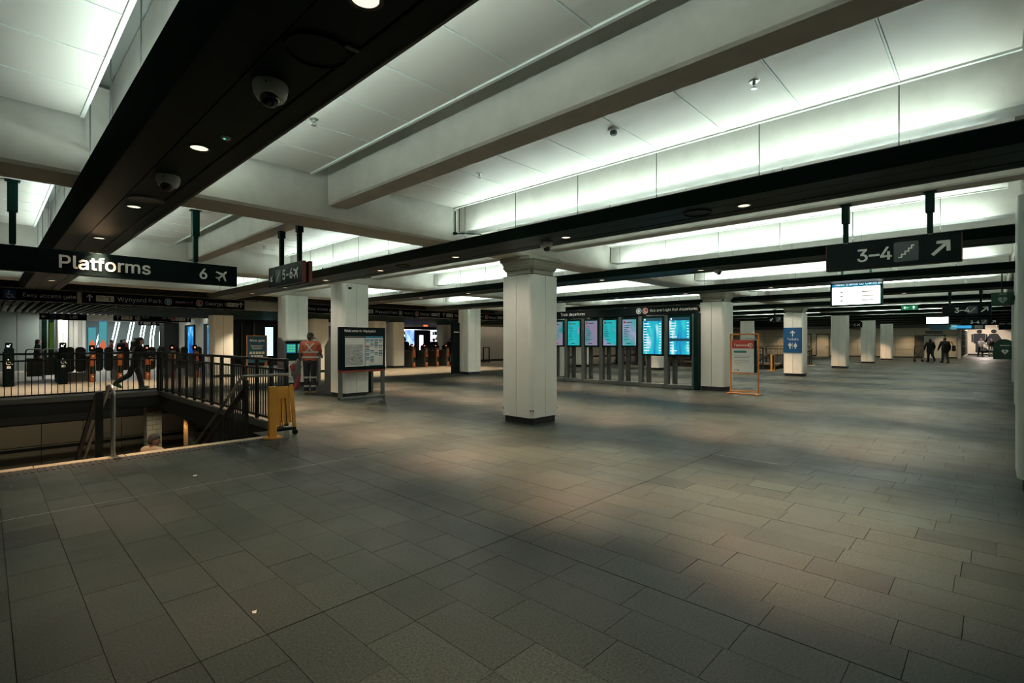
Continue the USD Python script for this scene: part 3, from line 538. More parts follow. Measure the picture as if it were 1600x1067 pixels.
# ------------------------------------------------------------------ departure screen bank
def totem(y0, w, z0, z1, scr, label, big=False):
    x = 15.2; t = thing('departure_totem', label, 'departure screen', (x, y0 + w / 2, 0), group=None); p = .075
    for y in (y0, y0 + w - p):
        part(t, 'post', bx(x, y, 0, x + .15, y + p, 2.36, .006), 'gun')
    part(t, 'inner_post', bx(x + .2, y0 + w - .26, .10, x + .28, y0 + w - .12, z0 - .06), 'trim')
    part(t, 'base_bar', bx(x - .02, y0 + p, .0, x + .20, y0 + w - p, .13, .01), 'gun')
    part(t, 'housing', bx(x - .03, y0 + .07, z0 - .06, x + .16, y0 + w - .07, z1 + .07, .01), 'black')
    a, b = y0 + .13, y0 + w - .13
    part(t, 'display', bx(x - .036, a, z0, x - .03, b, z1), scr); L, H = b - a, z1 - z0; q = lambda m: fr('-X', (x - .0365, b, z0), m)
    rr = random.Random(int(y0 * 100))
    if big:
        part(t, 'display_header', q(bx(0, H - .1, 0, L, H, .002)), 'dblue'); part(t, 'badge', q(sh(DISC, .07, H - .05, s=.06, z=.002)), 'txt_scr')
        for i in range(11): part(t, 'text_line', q(bx(.03, H - .2 - i * .088, 0, .03 + .1 + .14 * rr.random(), H - .17 - i * .088, .002)), 'txt_scr'); part(t, 'text_line', q(bx(L - .08, H - .2 - i * .088, 0, L - .02, H - .17 - i * .088, .002)), 'txt_scr')
        if y0 < 7: part(t, 'display_divider', q(bx(0, H * .36, .001, L, H * .36 + .08, .003)), 'dblue')
    else:
        part(t, 'badge', q(sh(RSQ, .08, H - .09, s=.07, z=.001)), 'red' if rr.random() < .5 else 'pblue'); part(t, 'text_line', q(bx(.15, H - .11, 0, .36, H - .08, .002)), 'pdark')
        for i in range(7): part(t, 'text_line', q(bx(.04, H - .22 - i * .062, 0, .04 + .12 + .12 * rr.random(), H - .20 - i * .062, .002)), 'pblue')
        part(t, 'text_line', q(bx(.04, .2, 0, .26, .215, .002)), 'pdark'); part(t, 'text_line', q(bx(.15, .06, 0, .3, .085, .002)), 'pdark')
totem(6.70, .93, 1.09, 2.27, 'bus_scr', 'tall blue bus departure screen split by a dark band, right end of the bank', True)
totem(7.63, .93, 1.09, 2.27, 'bus_scr', 'tall blue bus departure screen, second from the right end', True)
for i, (m, l) in enumerate((('tile_scr3', 'lilac and green train departure screen next to the tall bus screens'), ('tile_scr1', 'cyan train departure screen, second left of the tall bus screens'), ('tile_scr2', 'pinkish train departure screen, third left of the tall bus screens'), ('tile_scr1', 'cyan train departure screen, fourth left of the tall bus screens'), ('tile_scr2', 'train departure screen cut by the central column'))): totem(8.56 + .78 * i, .78, 1.36, 2.25, m, l)
s = thing('departure_header', 'long black header reading Train departures and Bus and Light Rail departures', 'sign', (15.3, 9.5, 2.37)); part(s, 'sign_box', bx(15.15, 6.62, 2.37, 15.42, 12.44, 2.63, .005), 'sign'); part(s, 'end_post', bx(15.15, 6.58, 0, 15.42, 6.69, 2.37), 'black')
q = lambda m: fr('-X', (15.149, 12.44, 2.37), m); part(s, 'lettering', q(tx('Train departures', .105, .55, .09)), 'ink'); badge(s, q, 3.86, .15, 'B', .95); badge(s, q, 4.1, .15, 'L', .95); part(s, 'lettering', q(tx('Bus and Light Rail departures', .085, 4.27, .11)), 'ink')

# ------------------------------------------------------------------ welcome map board
s = thing('map_board', 'black map board on grey legs headed Welcome to Wynyard', 'map sign', (6.9, 12.05, 0)); xa, xb = 6.24, 7.56
part(s, 'panel', bx(xa, 12.0, .76, xb, 12.12, 1.87, .006), 'sign'); part(s, 'rail', bx(xa, 12.0, .70, xb, 12.12, .755), 'brick', 'thin red-brown rail under the panel'); q = lambda m: fr('-Y', (xa, 11.999, .76), m)
for x in (xa, xb - .09): part(s, 'leg', bx(x, 12.02, 0, x + .09, 12.1, .70, .005), 'gun')
part(s, 'base_rail', bx(xa, 11.97, 0, xb, 12.12, .06, .006), 'gun'); part(s, 'lettering', q(tx('Welcome to Wynyard', .065, .12, .985)), 'ink')
part(s, 'map_poster', q(bx(.14, .09, 0, .70, .88, .003)), 'paper', 'printed street map poster'); part(s, 'index_poster', q(bx(.715, .09, 0, 1.25, .88, .003)), 'paper', 'printed index poster')
part(s, 'map_header', q(bx(.14, .83, .003, .70, .88, .005)), 'pdark'); part(s, 'map_print', q(bx(.15, .12, .003, .65, .66, .0045)), 'pgrey'); part(s, 'index_header', q(bx(.715, .83, .003, 1.25, .88, .005)), 'pblue'); part(s, 'index_footer', q(bx(.83, .09, .003, 1.25, .11, .005)), 'pblue')
mr = random.Random(5)
for k in range(34):
    a, b = .17 + .44 * mr.random(), .14 + .48 * mr.random(); part(s, 'map_line', q(bx(a, b, .0045, a + .02 + .07 * mr.random(), b + .006 + .008 * mr.random(), .0055)), mr.choice(['pdark', 'paper', 'pdark']))
for c, ys in enumerate(((.765, .60, .51, .40, .29), (.765, .655, .48, .31, .23), (.765, .69, .62, .42), (.765, .62, .48, .40))):
    for n, y in enumerate(ys): part(s, 'index_heading', q(bx(.73 + c * .13, y, .003, .84 + c * .13, y + .03, .005)), 'red' if (c, n) == (0, 1) else 'pblue'); part(s, 'index_text', q(bx(.735 + c * .13, y - .05, .003, .83 + c * .13, y - .012, .0045)), 'pgrey')

# ------------------------------------------------------------------ ticket machines
def machine(xa, xb, ya, label, screens=True):
    t = thing('ticket_machine', label, 'ticket machine', ((xa + xb) / 2, ya + .3, 0))
    for x in (xa, xb - .07): 
        pr = Polygon([(0, 0), (.55, 0), (.55, 1.62), (.38, 1.62), (.0, 1.42)]); v, f = ext(pr, .07); part(t, 'side_panel', (np.stack([x + v[:, 2], ya - .12 + v[:, 0], v[:, 1]], 1), f[:, ::-1]), 'grey')
    part(t, 'cabinet', bx(xa + .07, ya + .03, .08, xb - .07, ya + .42, 1.5), 'black'); part(t, 'front_panel', bx(xa + .075, ya - .02, .14, xb - .075, ya + .03, .86, .006), 'wallw', 'white lower front panel'); part(t, 'plinth', bx(xa + .07, ya, 0, xb - .07, ya + .4, .1), 'plinth')
    part(t, 'hood', bx(xa + .05, ya - .10, 1.52, xb - .05, ya + .35, 1.575, .008), 'wallw', 'white hood'); part(t, 'coin_tray', bx(xa + .5, ya - .05, .90, xb - .4, ya + .03, .93), 'steel'); part(t, 'label_print', bx(xa + .14, ya - .023, .22, xa + .55, ya - .02, .32), 'pgrey')
    for k in range(2):
        a = xa + .14 + k * .36; part(t, 'touch_screen', bx(a, ya + .02, 1.12, a + .30, ya + .03, 1.42), 'head_scr')
        for i in range(3):
            for j in range(3): part(t, 'screen_button', bx(a + .02 + j * .09, ya + .014, 1.16 + i * .085, a + .095 + j * .09, ya + .02, 1.22 + i * .085), 'tvm_scr')
machine(6.72, 7.95, 16.75, 'ticket machine with green lit touch screens under the column, worker in front')
t = thing('ticket_machine', 'grey sided ticket machine edge behind the column with the welcome map', 'ticket machine', (6.95, 13.75, 0))
pr = Polygon([(.0, 0), (.62, 0), (.62, 1.36), (.30, 1.62), (.0, 1.62)]); v, f = ext(pr, .07); part(t, 'side_panel', (np.stack([6.72 + v[:, 2], 13.2 + v[:, 0], v[:, 1]], 1), f), 'grey'); part(t, 'side_panel', (np.stack([7.85 + v[:, 2], 13.2 + v[:, 0], v[:, 1]], 1), f), 'grey')
part(t, 'cabinet', bx(6.79, 13.2, .08, 7.85, 13.68, 1.5), 'black'); part(t, 'front_panel', bx(6.8, 13.68, .12, 7.84, 13.72, .86), 'wallw')

# ------------------------------------------------------------------ toilets panel, poster stand, wide gate board
s = thing('toilets_sign', 'blue Toilets sign with arrow and figures mounted on the column', 'sign', (24.08, 6.23, 1.3)); part(s, 'panel', bx(24.075, 5.88, 1.02, 24.098, 6.60, 2.10), 'blue'); q = lambda m: fr('-X', (24.074, 6.60, 1.02), m)
part(s, 'arrow', q(sh(ARROW, .36, .82, s=.24)), 'ink'); part(s, 'lettering', q(tx('Toilets', .105, .36, .53, align='c')), 'ink'); part(s, 'figures', q(J(sh(MAN, .26, .3, s=.27), sh(WOMAN, .47, .3, s=.27), bx(.36, .17, 0, .37, .43, .003))), 'ink')
s = thing('poster_stand', 'orange framed Trackwork poster stand in front of the white column', 'poster stand', (14.92, 5.1, 0)); x = 14.9; a, b = 4.71, 5.50
for y in (a, b - .035): part(s, 'upright', bx(x, y, .03, x + .035, y + .035, 1.72, .004), 'orange')
for z in (1.685, .57, .07): part(s, 'cross_rail', bx(x, a + .035, z, x + .035, b - .035, z + .035, .004), 'orange')
part(s, 'foot', bx(x - .18, a - .03, 0, x + .2, a + .05, .03, .005), 'orange'); part(s, 'foot', bx(x - .18, b - .05, 0, x + .2, b + .03, .03, .005), 'orange'); part(s, 'base_bar', bx(x - .03, a, 0, x + .06, b, .035, .005), 'orange')
part(s, 'backing', bx(x + .008, a + .06, .62, x + .028, b - .06, 1.53), 'black'); q = lambda m: fr('-X', (x + .007, b - .06, .62), m)
part(s, 'poster', q(bx(.0, 0, -.004, .60, .92, .002)), 'paper'); part(s, 'poster_header', q(bx(0, .68, .002, .60, .92, .004)), 'red', 'red header'); part(s, 'lettering', q(tx('Trackwork', .062, .05, .745, z=.004)), 'ink', 'text Trackwork'); part(s, 'badge', q(sh(RING, .5, .775, s=.12, z=.004)), 'ink'); part(s, 'lettering', q(tx('T', .06, .5, .745, z=.004, bold=True, align='c')), 'ink')
part(s, 'poster_headline', q(bx(.05, .56, .002, .4, .62, .004)), 'teal')
for i, w in enumerate((.46, .42, 0, .44, .40, .2)):
    if w: part(s, 'text_line', q(bx(.05, .46 - .045 * i, .002, .05 + w, .475 - .045 * i, .003)), 'pgrey')
part(s, 'logo_mark', q(bx(.06, .05, .002, .09, .08, .004)), 'pdark'); part(s, 'logo_mark', q(bx(.13, .05, .002, .2, .08, .004)), 'pdark')
s = thing('wide_gate_board', 'blue Wide gate board with wooden frame behind the stair railing', 'sign', (8.0, 22.6, 0)); xa, xb = 7.62, 8.36
part(s, 'frame', J(bx(xa - .04, 22.55, .45, xa, 22.6, 1.76), bx(xb, 22.55, .45, xb + .04, 22.6, 1.76), bx(xa, 22.55, 1.72, xb, 22.6, 1.76)), 'orange'); part(s, 'panel', bx(xa, 22.56, .6, xb, 22.59, 1.72), 'dblue'); q = lambda m: fr('-Y', (xa, 22.559, .6), m)
part(s, 'lettering', q(tx('Wide gate', .095, .37, .9, align='c', bold=True)), 'ink')
for i, w in enumerate((.5, .46, .4)): part(s, 'text_line', q(bx(.37 - w / 2, .72 - .07 * i, 0, .37 + w / 2, .75 - .07 * i, .002)), 'inkw')
for i in range(5): part(s, 'icon', q(sh(RSQ, .12 + .125 * i, .42, s=.1)), 'inkw'); 
for i in range(4): part(s, 'icon', q(sh(RSQ, .18 + .125 * i, .27, s=.1)), 'inkw')
for x in (xa - .03, xb): part(s, 'leg', J(bx(x, 22.3, 0, x + .03, 22.33, .03), tube([(x + .015, 22.35, 0), (x + .015, 22.56, .6)], .015, 6), tube([(x + .015, 22.85, 0), (x + .015, 22.58, 1.2)], .015, 6)), 'orange')

# ------------------------------------------------------------------ stair railings and handrails
def railing(label, axis, fixed, a, b, step, posts, individual=True, z0=.035, h=1.15):
    r = thing('railing', label, 'railing', (fixed, (a + b) / 2, z0) if axis == 'y' else ((a + b) / 2, fixed, z0))
    B = (lambda p, q, u0, u1, z_0, z_1, c=0: bx(p, u0, z_0, q, u1, z_1, c)) if axis == 'y' else (lambda p, q, u0, u1, z_0, z_1, c=0: bx(u0, p, z_0, u1, q, z_1, c))
    f = fixed
    part(r, 'top_rail', B(f - .035, f + .035, a, b, h, h + .05, .008), 'rail'); part(r, 'bottom_rail', B(f - .02, f + .02, a, b, z0 + .05, z0 + .09), 'rail'); part(r, 'mid_rail', B(f - .02, f + .02, a, b, h - .17, h - .13), 'rail')
    n = int((b - a) / step); pk = []
    for k in range(1, n):
        u = a + (b - a) * k / n
        m = B(f - .008, f + .008, u - .008, u + .008, z0 + .09, h - .17)
        if individual: part(r, 'picket', m, 'rail')
        else: pk.append(m)
    if pk: part(r, 'pickets', J(*pk), 'rail', kind='stuff')
    m = max(1, int(round((b - a) / posts)))
    for k in range(m + 1):
        u = a + (b - a) * k / m; u = min(max(u, a + .035), b - .035); part(r, 'post', B(f - .03, f + .03, u - .035, u + .035, z0, h + .01, .006), 'rail')
    return r
railing('black picket railing along the far side of the stairwell, walker behind it', 'x', 17.93, -3.9, 3.6, .125, 7.5)
railing('black picket railing along the right side of the stairwell, ending at the yellow barrier', 'y', 3.63, 8.86, 17.9, .12, .72)
for lab, ax, fx_, a, b in (('far black picket railing behind the departure screens, across the second stairwell', 'x', 17.93, 28.8, 36.9), ('black picket railing on the left side of the second stairwell', 'y', 28.62, 8.8, 17.9), ('black picket railing on the right side of the second stairwell beyond the toilets column', 'y', 37.08, 8.6, 17.9)):
    railing(lab, ax, fx_, a, b, .16, 1.4, individual=False)
h = thing('handrail', 'silver handrail running down the right side of the stairs from the yellow barrier', 'handrail', (2.85, 9, 0)); sl_ = .55
def dn(y): return .97 - (y - 8.45) * sl_
part(h, 'rail_tube', tube(arc([(3.42, 8.28, .965), (2.84, 8.36, .965), (2.80, 8.52, .95), (2.80, 9.2, dn(9.2))], .12, 6), .024, 10), 'steel', smooth=50); part(h, 'sloping_tube', tube([(2.80, 9.2, dn(9.2)), (2.80, 14.5, dn(14.5))], .0238, 10), 'gun', smooth=50)
part(h, 'lower_rail', tube([(2.87, 8.5, .80), (2.87, 14.5, dn(14.5) - .15)], .045, 8), 'rail')
for y in (8.5, 10.3, 12.1, 13.9): part(h, 'post', bx(2.835, y - .02, -(y - 8.2) * sl_ * (y > 8.6), 2.875, y + .02, dn(y) - .05), 'rail')
part(h, 'end_panel', J(*[bx(2.845, 8.56 + .11 * k, -.165 * int((8.56 + .11 * k - 8.36) / .3 + 1), 2.861, 8.576 + .11 * k, dn(8.56 + .11 * k) - .19) for k in range(50)]), 'rail', 'row of black pickets under the sloping rail', kind='stuff')
h = thing('handrail', 'silver centre handrail post standing at the top of the stairs', 'handrail', (1.15, 8.3, 0))
part(h, 'rail_tube', tube(arc([(1.16, 8.28, 0), (1.16, 8.28, .90), (1.16, 8.55, .92), (1.16, 14.5, .9 - 5.95 * sl_)], .1, 6), .026, 10), 'steel', smooth=50)
part(h, 'rail_tube', tube(arc([(1.06, 8.62, -.15), (1.06, 8.62, .82), (1.06, 8.75, .8), (1.06, 14.5, .82 - 5.9 * sl_)], .1, 6), .03, 8), 'rail', 'dark second rail'); 
for y in (8.62, 11, 13.4): part(h, 'post', bx(1.02, y - .03, -(y - 8.2) * sl_, 1.1, y + .03, .84 - (y - 8.6) * sl_), 'rail')
part(h, 'base_plate', cyl((1.16, 8.28, 0), (1.16, 8.28, .012), .05, 14), 'steel')
# second stairwell: end post, handrail and balustrade
h = thing('handrail', 'silver handrail at the second stairwell between the poster stand and the toilets column', 'handrail', (28.9, 8.5, 0))
part(h, 'rail_tube', tube(arc([(28.2, 8.3, .95), (29.0, 8.36, .95), (29.0, 8.55, .95), (29.0, 14.5, .95 - 5.95 * sl_)], .12), .026, 8), 'steel')
part(h, 'lower_rail', tube([(29.02, 8.6, .75), (29.02, 14.5, .75 - 5.9 * sl_)], .04, 6), 'rail')
h = thing('handrail', 'dark sloping handrail in the second stairwell right of the toilets column', 'handrail', (36.8, 8.5, 0)); part(h, 'rail_tube', tube([(36.8, 8.4, 1.0), (36.8, 16, 1.0 - 7.6 * sl_)], .06, 6), 'rail'); part(h, 'post', bx(36.77, 8.4, 0, 36.83, 8.46, 1.0), 'rail'); part(h, 'pickets', J(*[bx(36.79, 8.5 + .15 * k, -.165 * int((8.5 + .15 * k - 8.36) / .3 + 1), 36.81, 8.52 + .15 * k, .95 - (.1 + .15 * k) * sl_) for k in range(40)]), 'rail', kind='stuff')
def barrier(x, y, label, s=1.0):
    b = thing('folding_barrier', label, 'barrier', (x, y, 0))
    part(b, 'post', bx(x - .06, y - .035, .015, x + .06, y + .035, .80, .008), 'yellow'); part(b, 'base_disc', cyl((x, y, 0), (x, y, .018), .135, 24), 'yellow')
    for k in range(7):
        t = k / 6; xb_, xt_ = x + .092 + .041 * k, x + .10 + .029 * k
        v, f = bx(-.014, -.010, 0, .014, .010, 1)
        v = np.array([(xb_ + (xt_ - xb_) * p[2] + p[0], y + .02 + .018 * (k % 2) + p[1], .155 + .01 * k + (.635 - .01 * k) * p[2]) for p in v]); part(b, 'slat', (v, f), 'yellow')
    part(b, 'slat', (np.array([(x + .08 + .155 * 0 + p[0] * .075, y + .015 + p[1], (.60 + p[2] * .19)) for p in bx(0, -.006, 0, 1.9, .006, 1)[0]]), _bf), 'yellow')
    v, f = bx(-.024, -.02, 0, .024, .02, 1); part(b, 'end_post', (np.array([(x + .37 - .055 * p[2] + p[0], y + .05 + p[1], .07 + .74 * p[2]) for p in v]), f), 'yellow')
    part(b, 'foot_bar', bx(x + .06, y + .0, .085, x + .37, y + .035, .125), 'black'); part(b, 'wheel', cyl((x + .375, y + .03, .04), (x + .375, y + .075, .04), .04, 14), 'black')
barrier(3.10, 8.12, 'yellow folded slatted barrier standing at the right end of the stair top')
for x_, y_, l_ in ((28.62, 8.3, 'yellow post of a folded barrier at the second stairwell, right one of the pair'), (27.9, 8.2, 'yellow post of a folded barrier at the second stairwell, beside the poster stand')):
    b = thing('barrier_post', l_, 'barrier', (x_, y_, 0)); part(b, 'post', bx(x_ - .07, y_ - .04, .02, x_ + .07, y_ + .04, .82, .01), 'yellow'); part(b, 'base_disc', cyl((x_, y_, 0), (x_, y_, .02), .15, 16), 'yellow')
b = thing('barrier_screen', 'black folded barrier panel between the two far yellow posts', 'barrier', (28.25, 8.28, 0)); part(b, 'panel', bx(27.99, 8.26, .06, 28.52, 8.32, .78, .01), 'black'); part(b, 'wheel', cyl((28.25, 8.26, .04), (28.25, 8.32, .04), .04, 10), 'black')
s = thing('black_pylon', 'narrow black upright pylon against the column left of the centre', 'pylon', (14.7, 17.6, 0)); part(s, 'body', bx(14.55, 17.55, .04, 14.95, 17.7, 2.35, .01), 'sign'); part(s, 'base', bx(14.5, 17.5, 0, 15.0, 17.75, .045), 'trim'); part(s, 'label_strip', bx(14.6, 17.546, 1.9, 14.9, 17.55, 1.95), 'inkw')
# ------------------------------------------------------------------ ceiling fixtures
def dome_cam(x, y, label, s=1.0):
    c = thing('dome_camera', label, 'camera', (x, y, RW_Z)); z = RW_Z - .0005
    part(c, 'base', lathe([(.0005, z), (.088 * s, z), (.092 * s, z - .02), (.085 * s, z - .06 * s), (.070 * s, z - .088 * s), (.052 * s, z - .094 * s), (.0005, z - .094 * s)], (x, y, 0), 28), 'cam', smooth=40)
    v, f = tm(trimesh.creation.icosphere(2, .052 * s)); d = np.array([-.012, -.022, -.088 * s]); part(c, 'lens_dome', (v + [x + d[0], y + d[1], z + d[2]], f), 'lens', smooth=True)
    t = np.linspace(0, 2 * math.pi, 25); rg = [(x + d[0] + .054 * s * math.cos(a), y + d[1] - .01 + .050 * s * math.sin(a), z + d[2] + .004 - .018 * math.sin(a)) for a in t]; part(c, 'ring', tube(rg, .006, 6), 'cam', smooth=60)
    part(c, 'screw', cyl((x - .05, y - .07 * s, z - .03), (x - .053, y - .078 * s, z - .03), .006, 6), 'trim')
dome_cam(1.09, 2.88, 'grey dome camera under the top left raceway, the nearer and larger one'); dome_cam(1.09, 5.12, 'grey dome camera under the top left raceway, the farther and smaller one')
dome_cam(5.55, 4.62, 'small dark dome camera on the raceway just above the central column'); dome_cam(9.95, 3.9, 'dome camera on the raceway behind the central column', .8)
dome_cam(6.3, 11.6, 'dark dome camera at the top left of the column with the map sign', .9)
def speaker(x, y, r, label, m='trim', z=None):
    c = thing('ceiling_speaker', label, 'speaker', (x, y, RW_Z)); z = RW_Z
    part(c, 'grille', lathe([(.0005, z - .006), (r * .93, z - .006), (r * .94, z - .003)], (x, y, 0), 36), m); part(c, 'rim', lathe([(r * .94, z), (r * .94, z - .014), (r, z - .014), (r + .004, z)], (x, y, 0), 36), m, smooth=30)
    return c
c = speaker(1.12, 2.38, .15, 'black round ceiling speaker beside the nearer dome camera', 'black'); part(c, 'tab', bx(1.19, 2.22, RW_Z - .012, 1.26, 2.25, RW_Z), 'trim')
speaker(1.12, 6.13, .15, 'pale grey round ceiling speaker past the farther dome camera', 'grey'); speaker(5.42, 2.35, .15, 'black round ceiling speaker in the raceway right of the central column', 'black'); speaker(5.42, 8.0, .14, 'black round speaker in the raceway over the map sign column', 'black')
c = thing('status_light', 'small sensor with a green light on the top left raceway', 'sensor', (1.16, 3.86, RW_Z)); part(c, 'body', lathe([(.0005, RW_Z - .016), (.028, RW_Z - .014), (.034, RW_Z)], (1.16, 3.86, 0), 18), 'cam', smooth=40); part(c, 'led', lathe([(.0005, RW_Z - .019), (.006, RW_Z - .018), (.006, RW_Z - .012)], (1.15, 3.85, 0), 8), 'led')
def sprinkler(x, y, label):
    c = thing('sprinkler', label, 'sprinkler', (x, y, 3.5)); z = 3.55
    part(c, 'plate', lathe([(.0005, z - .008), (.035, z - .006), (.042, z)], (x, y, 0), 18), 'steel'); part(c, 'head', J(cyl((x, y, z - .005), (x, y, z - .03), .012, 8), cyl((x - .013, y, z - .03), (x - .013, y, z - .055), .003, 5), cyl((x + .013, y, z - .03), (x + .013, y, z - .055), .003, 5)), 'steel'); part(c, 'deflector', cyl((x, y, z - .055), (x, y, z - .059), .024, 12), 'steel')
def smoke(x, y, label):
    c = thing('smoke_detector', label, 'smoke detector', (x, y, 3.5)); z = 3.55
    part(c, 'base', lathe([(.0005, z - .02), (.055, z - .02), (.058, z)], (x, y, 0), 20), 'cam', smooth=30); part(c, 'sensor', lathe([(.0005, z - .058), (.026, z - .056), (.034, z - .045), (.034, z - .02)], (x, y, 0), 18), 'grey', smooth=40)
sprinkler(2.1, 4.53, 'sprinkler in the panel right of the top left raceway'); sprinkler(4.19, 1.36, 'sprinkler in the bright panel at the upper right'); sprinkler(4.17, 4.53, 'sprinkler in the bright panel above the central beam end'); sprinkler(6.26, 1.31, 'small sprinkler seen below the beam above the middle raceway'); smoke(4.2, 2.65, 'white smoke detector in the bright panel, between the two sprinklers'); smoke(4.21, 9.7, 'smoke detector above the red ended 5-6 sign'); sprinkler(4.17, 11.37, 'sprinkler in the coffer left of the 5-6 sign posts')
c = thing('conduit', 'black bent conduit on the end of the beam above the central column', 'conduit', (5.1, 6.1, 3.3)); part(c, 'pipe', tube(arc([(5.12, 6.12, 3.55), (5.12, 6.12, 3.2), (5.45, 5.85, 3.2), (5.45, 5.8, 3.05)], .05), .008, 7), 'black'); part(c, 'junction_box', bx(5.09, 6.09, 3.18, 5.14, 6.145, 3.22, .006), 'black')
c = thing('conduit', 'black cable loop and conduit on the beam above the map sign column', 'conduit', (6.0, 12.4, 3.3)); part(c, 'pipe', tube(arc([(5.6, 12.45, 3.14), (6.0, 12.45, 3.14), (6.0, 12.45, 3.46)], .06), .014, 6), 'black'); part(c, 'pipe', tube([(6.3 + .1 * k, 12.46, 3.3 - .09 * math.sin(k * math.pi / 12)) for k in range(13)], .010, 6), 'black'); part(c, 'junction_box', bx(5.95, 12.42, 3.44, 6.05, 12.495, 3.54, .006), 'black')

# ------------------------------------------------------------------ fare gates
GY = 24.2
def rrect(w, hh, r=.12): return sbox(-w / 2, -hh / 2, w / 2, hh / 2).buffer(-r).buffer(r, 5)
def gate(x, label, group=None):
    g = thing('fare_gate', label, 'fare gate', (x, GY, 0)); y = GY
    part(g, 'cabinet', bx(x - .10, y, 0, x + .10, y + 1.55, .98, .03), 'grey'); part(g, 'end_post', bx(x - .085, y - .05, 0, x + .085, y + .05, 1.08, .02), 'gorange', 'orange front')
    part(g, 'reader', bx(x - .075, y - .06, .30, x + .075, y - .049, .58, .005), 'black'); part(g, 'reader_head', bx(x - .08, y - .07, 1.06, x + .08, y + .16, 1.14, .02), 'grey'); part(g, 'light_dot', fr('-Y', (x, y - .051, 0), sh(DISC, 0, .95, s=.06)), 'tag'); part(g, 'light_dot', fr('-Y', (x, y - .051, 0), sh(DISC, 0, .2, s=.06)), 'tag')
    for z in (.36, .44, .52): part(g, 'button', fr('-Y', (x, y - .061, 0), sh(DISC, 0, z, s=.05)), 'trim')
    part(g, 'display', bx(x - .085, y + .18, 1.13, x + .085, y + .26, 1.36, .02), 'black'); part(g, 'cross', fr('-Y', (x, y + .179, 1.25), J(sh(sbox(-.5, -.1, .5, .1), s=.09, rot=45), sh(sbox(-.5, -.1, .5, .1), s=.09, rot=-45))), 'xglow')
    for s in (-1, 1): part(g, 'paddle', fr('-Y', (x + s * .26, y + .75, .82), mv(ext(rrect(.27, .92), .05), 0, 0, 0)), 'pad')
    return g
g0 = gate(2.79, 'orange fronted fare gate behind the stair railing, leftmost of the orange ones')
for x, l in ((3.61, 'orange fronted fare gate behind the stair railing, second from the left'), (4.48, 'orange fronted fare gate just right of the walking person'), (5.33, 'fare gate behind the corner of the stair railing'), (6.15, 'fare gate seen over the side railing left of the cream lit column'), (17.16, 'fare gate below the bright shop, leftmost in its bank'), (18.04, 'fare gate below the bright shop, second from the left'), (18.86, 'fare gate below the bright shop, third from the left'), (19.67, 'fare gate below the bright shop, nearest to the column')):
    copy_of(g0, l, 'fare gate', (x, GY, 0))
def wide(x, label):
    g = thing('wide_gate', label, 'fare gate', (x, 23.6, 0)); y = 23.6
    part(g, 'cabinet', bx(x - .13, y, 0, x + .13, y + 1.4, 1.15, .03), 'black'); part(g, 'end_post', bx(x - .12, y - .06, 0, x + .12, y + .04, 1.28, .02), 'sign'); part(g, 'wheelchair_icon', fr('-Y', (x, y - .061, .82), sh(CHAIR, s=.2)), 'inkw'); part(g, 'text_line', fr('-Y', (x, y - .061, .6), bx(-.05, 0, 0, .05, .08, .002)), 'inkw'); part(g, 'display', bx(x - .09, y + .1, 1.27, x + .09, y + .18, 1.46, .02), 'black'); part(g, 'arrow', fr('-Y', (x, y + .099, 1.36), sh(ARROW, s=.12, rot=135)), 'wglow')
wide(.57, 'black wide gate post with wheelchair symbol at the left border'); wide(1.92, 'black wide gate post with a lit arrow left of the gate paddles')
p_ = thing('gate_paddles', 'pair of tall black rounded gate flaps left of the orange gates', 'gate flap', (2.2, 24.9, 0))
for x in (2.205, 2.49): part(p_, 'flap', fr('-Y', (x, 24.9, .82), ext(rrect(.27, .95), .05)), 'pad')
part(p_, 'base', bx(2.07, 24.84, 0, 2.63, 24.92, .34), 'grey')
for x, l in ((1.1, 'silver hoop barrier behind the railing, left of the pair'), (1.62, 'silver hoop barrier behind the railing, right of the pair')):
    b = thing('hoop_barrier', l, 'barrier', (x + .35, 26.8, 0)); part(b, 'hoop', tube(arc([(x, 26.8 + 1.3 * (x - 1.1), 0), (x, 26.8 + 1.3 * (x - 1.1), 1.2), (x + .5, 26.8 + 1.3 * (x - 1.1), 1.2), (x + .5, 26.8 + 1.3 * (x - 1.1), 0)], .12, 5), .022, 8), 'steel', smooth=50); part(b, 'infill', bx(x + .03, 26.79 + 1.3 * (x - 1.1), .15, x + .47, 26.81 + 1.3 * (x - 1.1), .85), 'grey')

b = thing('hoop_barrier', 'black square frame barrier left of the central column', 'barrier', (24.6, 26.0, 0)); part(b, 'hoop', J(bx(24.3, 25.97, 0, 24.36, 26.03, 1.1), bx(24.86, 25.97, 0, 24.92, 26.03, 1.1), bx(24.3, 25.97, 1.04, 24.92, 26.03, 1.1), bx(24.3, 25.97, .05, 24.92, 26.03, .1)), 'rail')
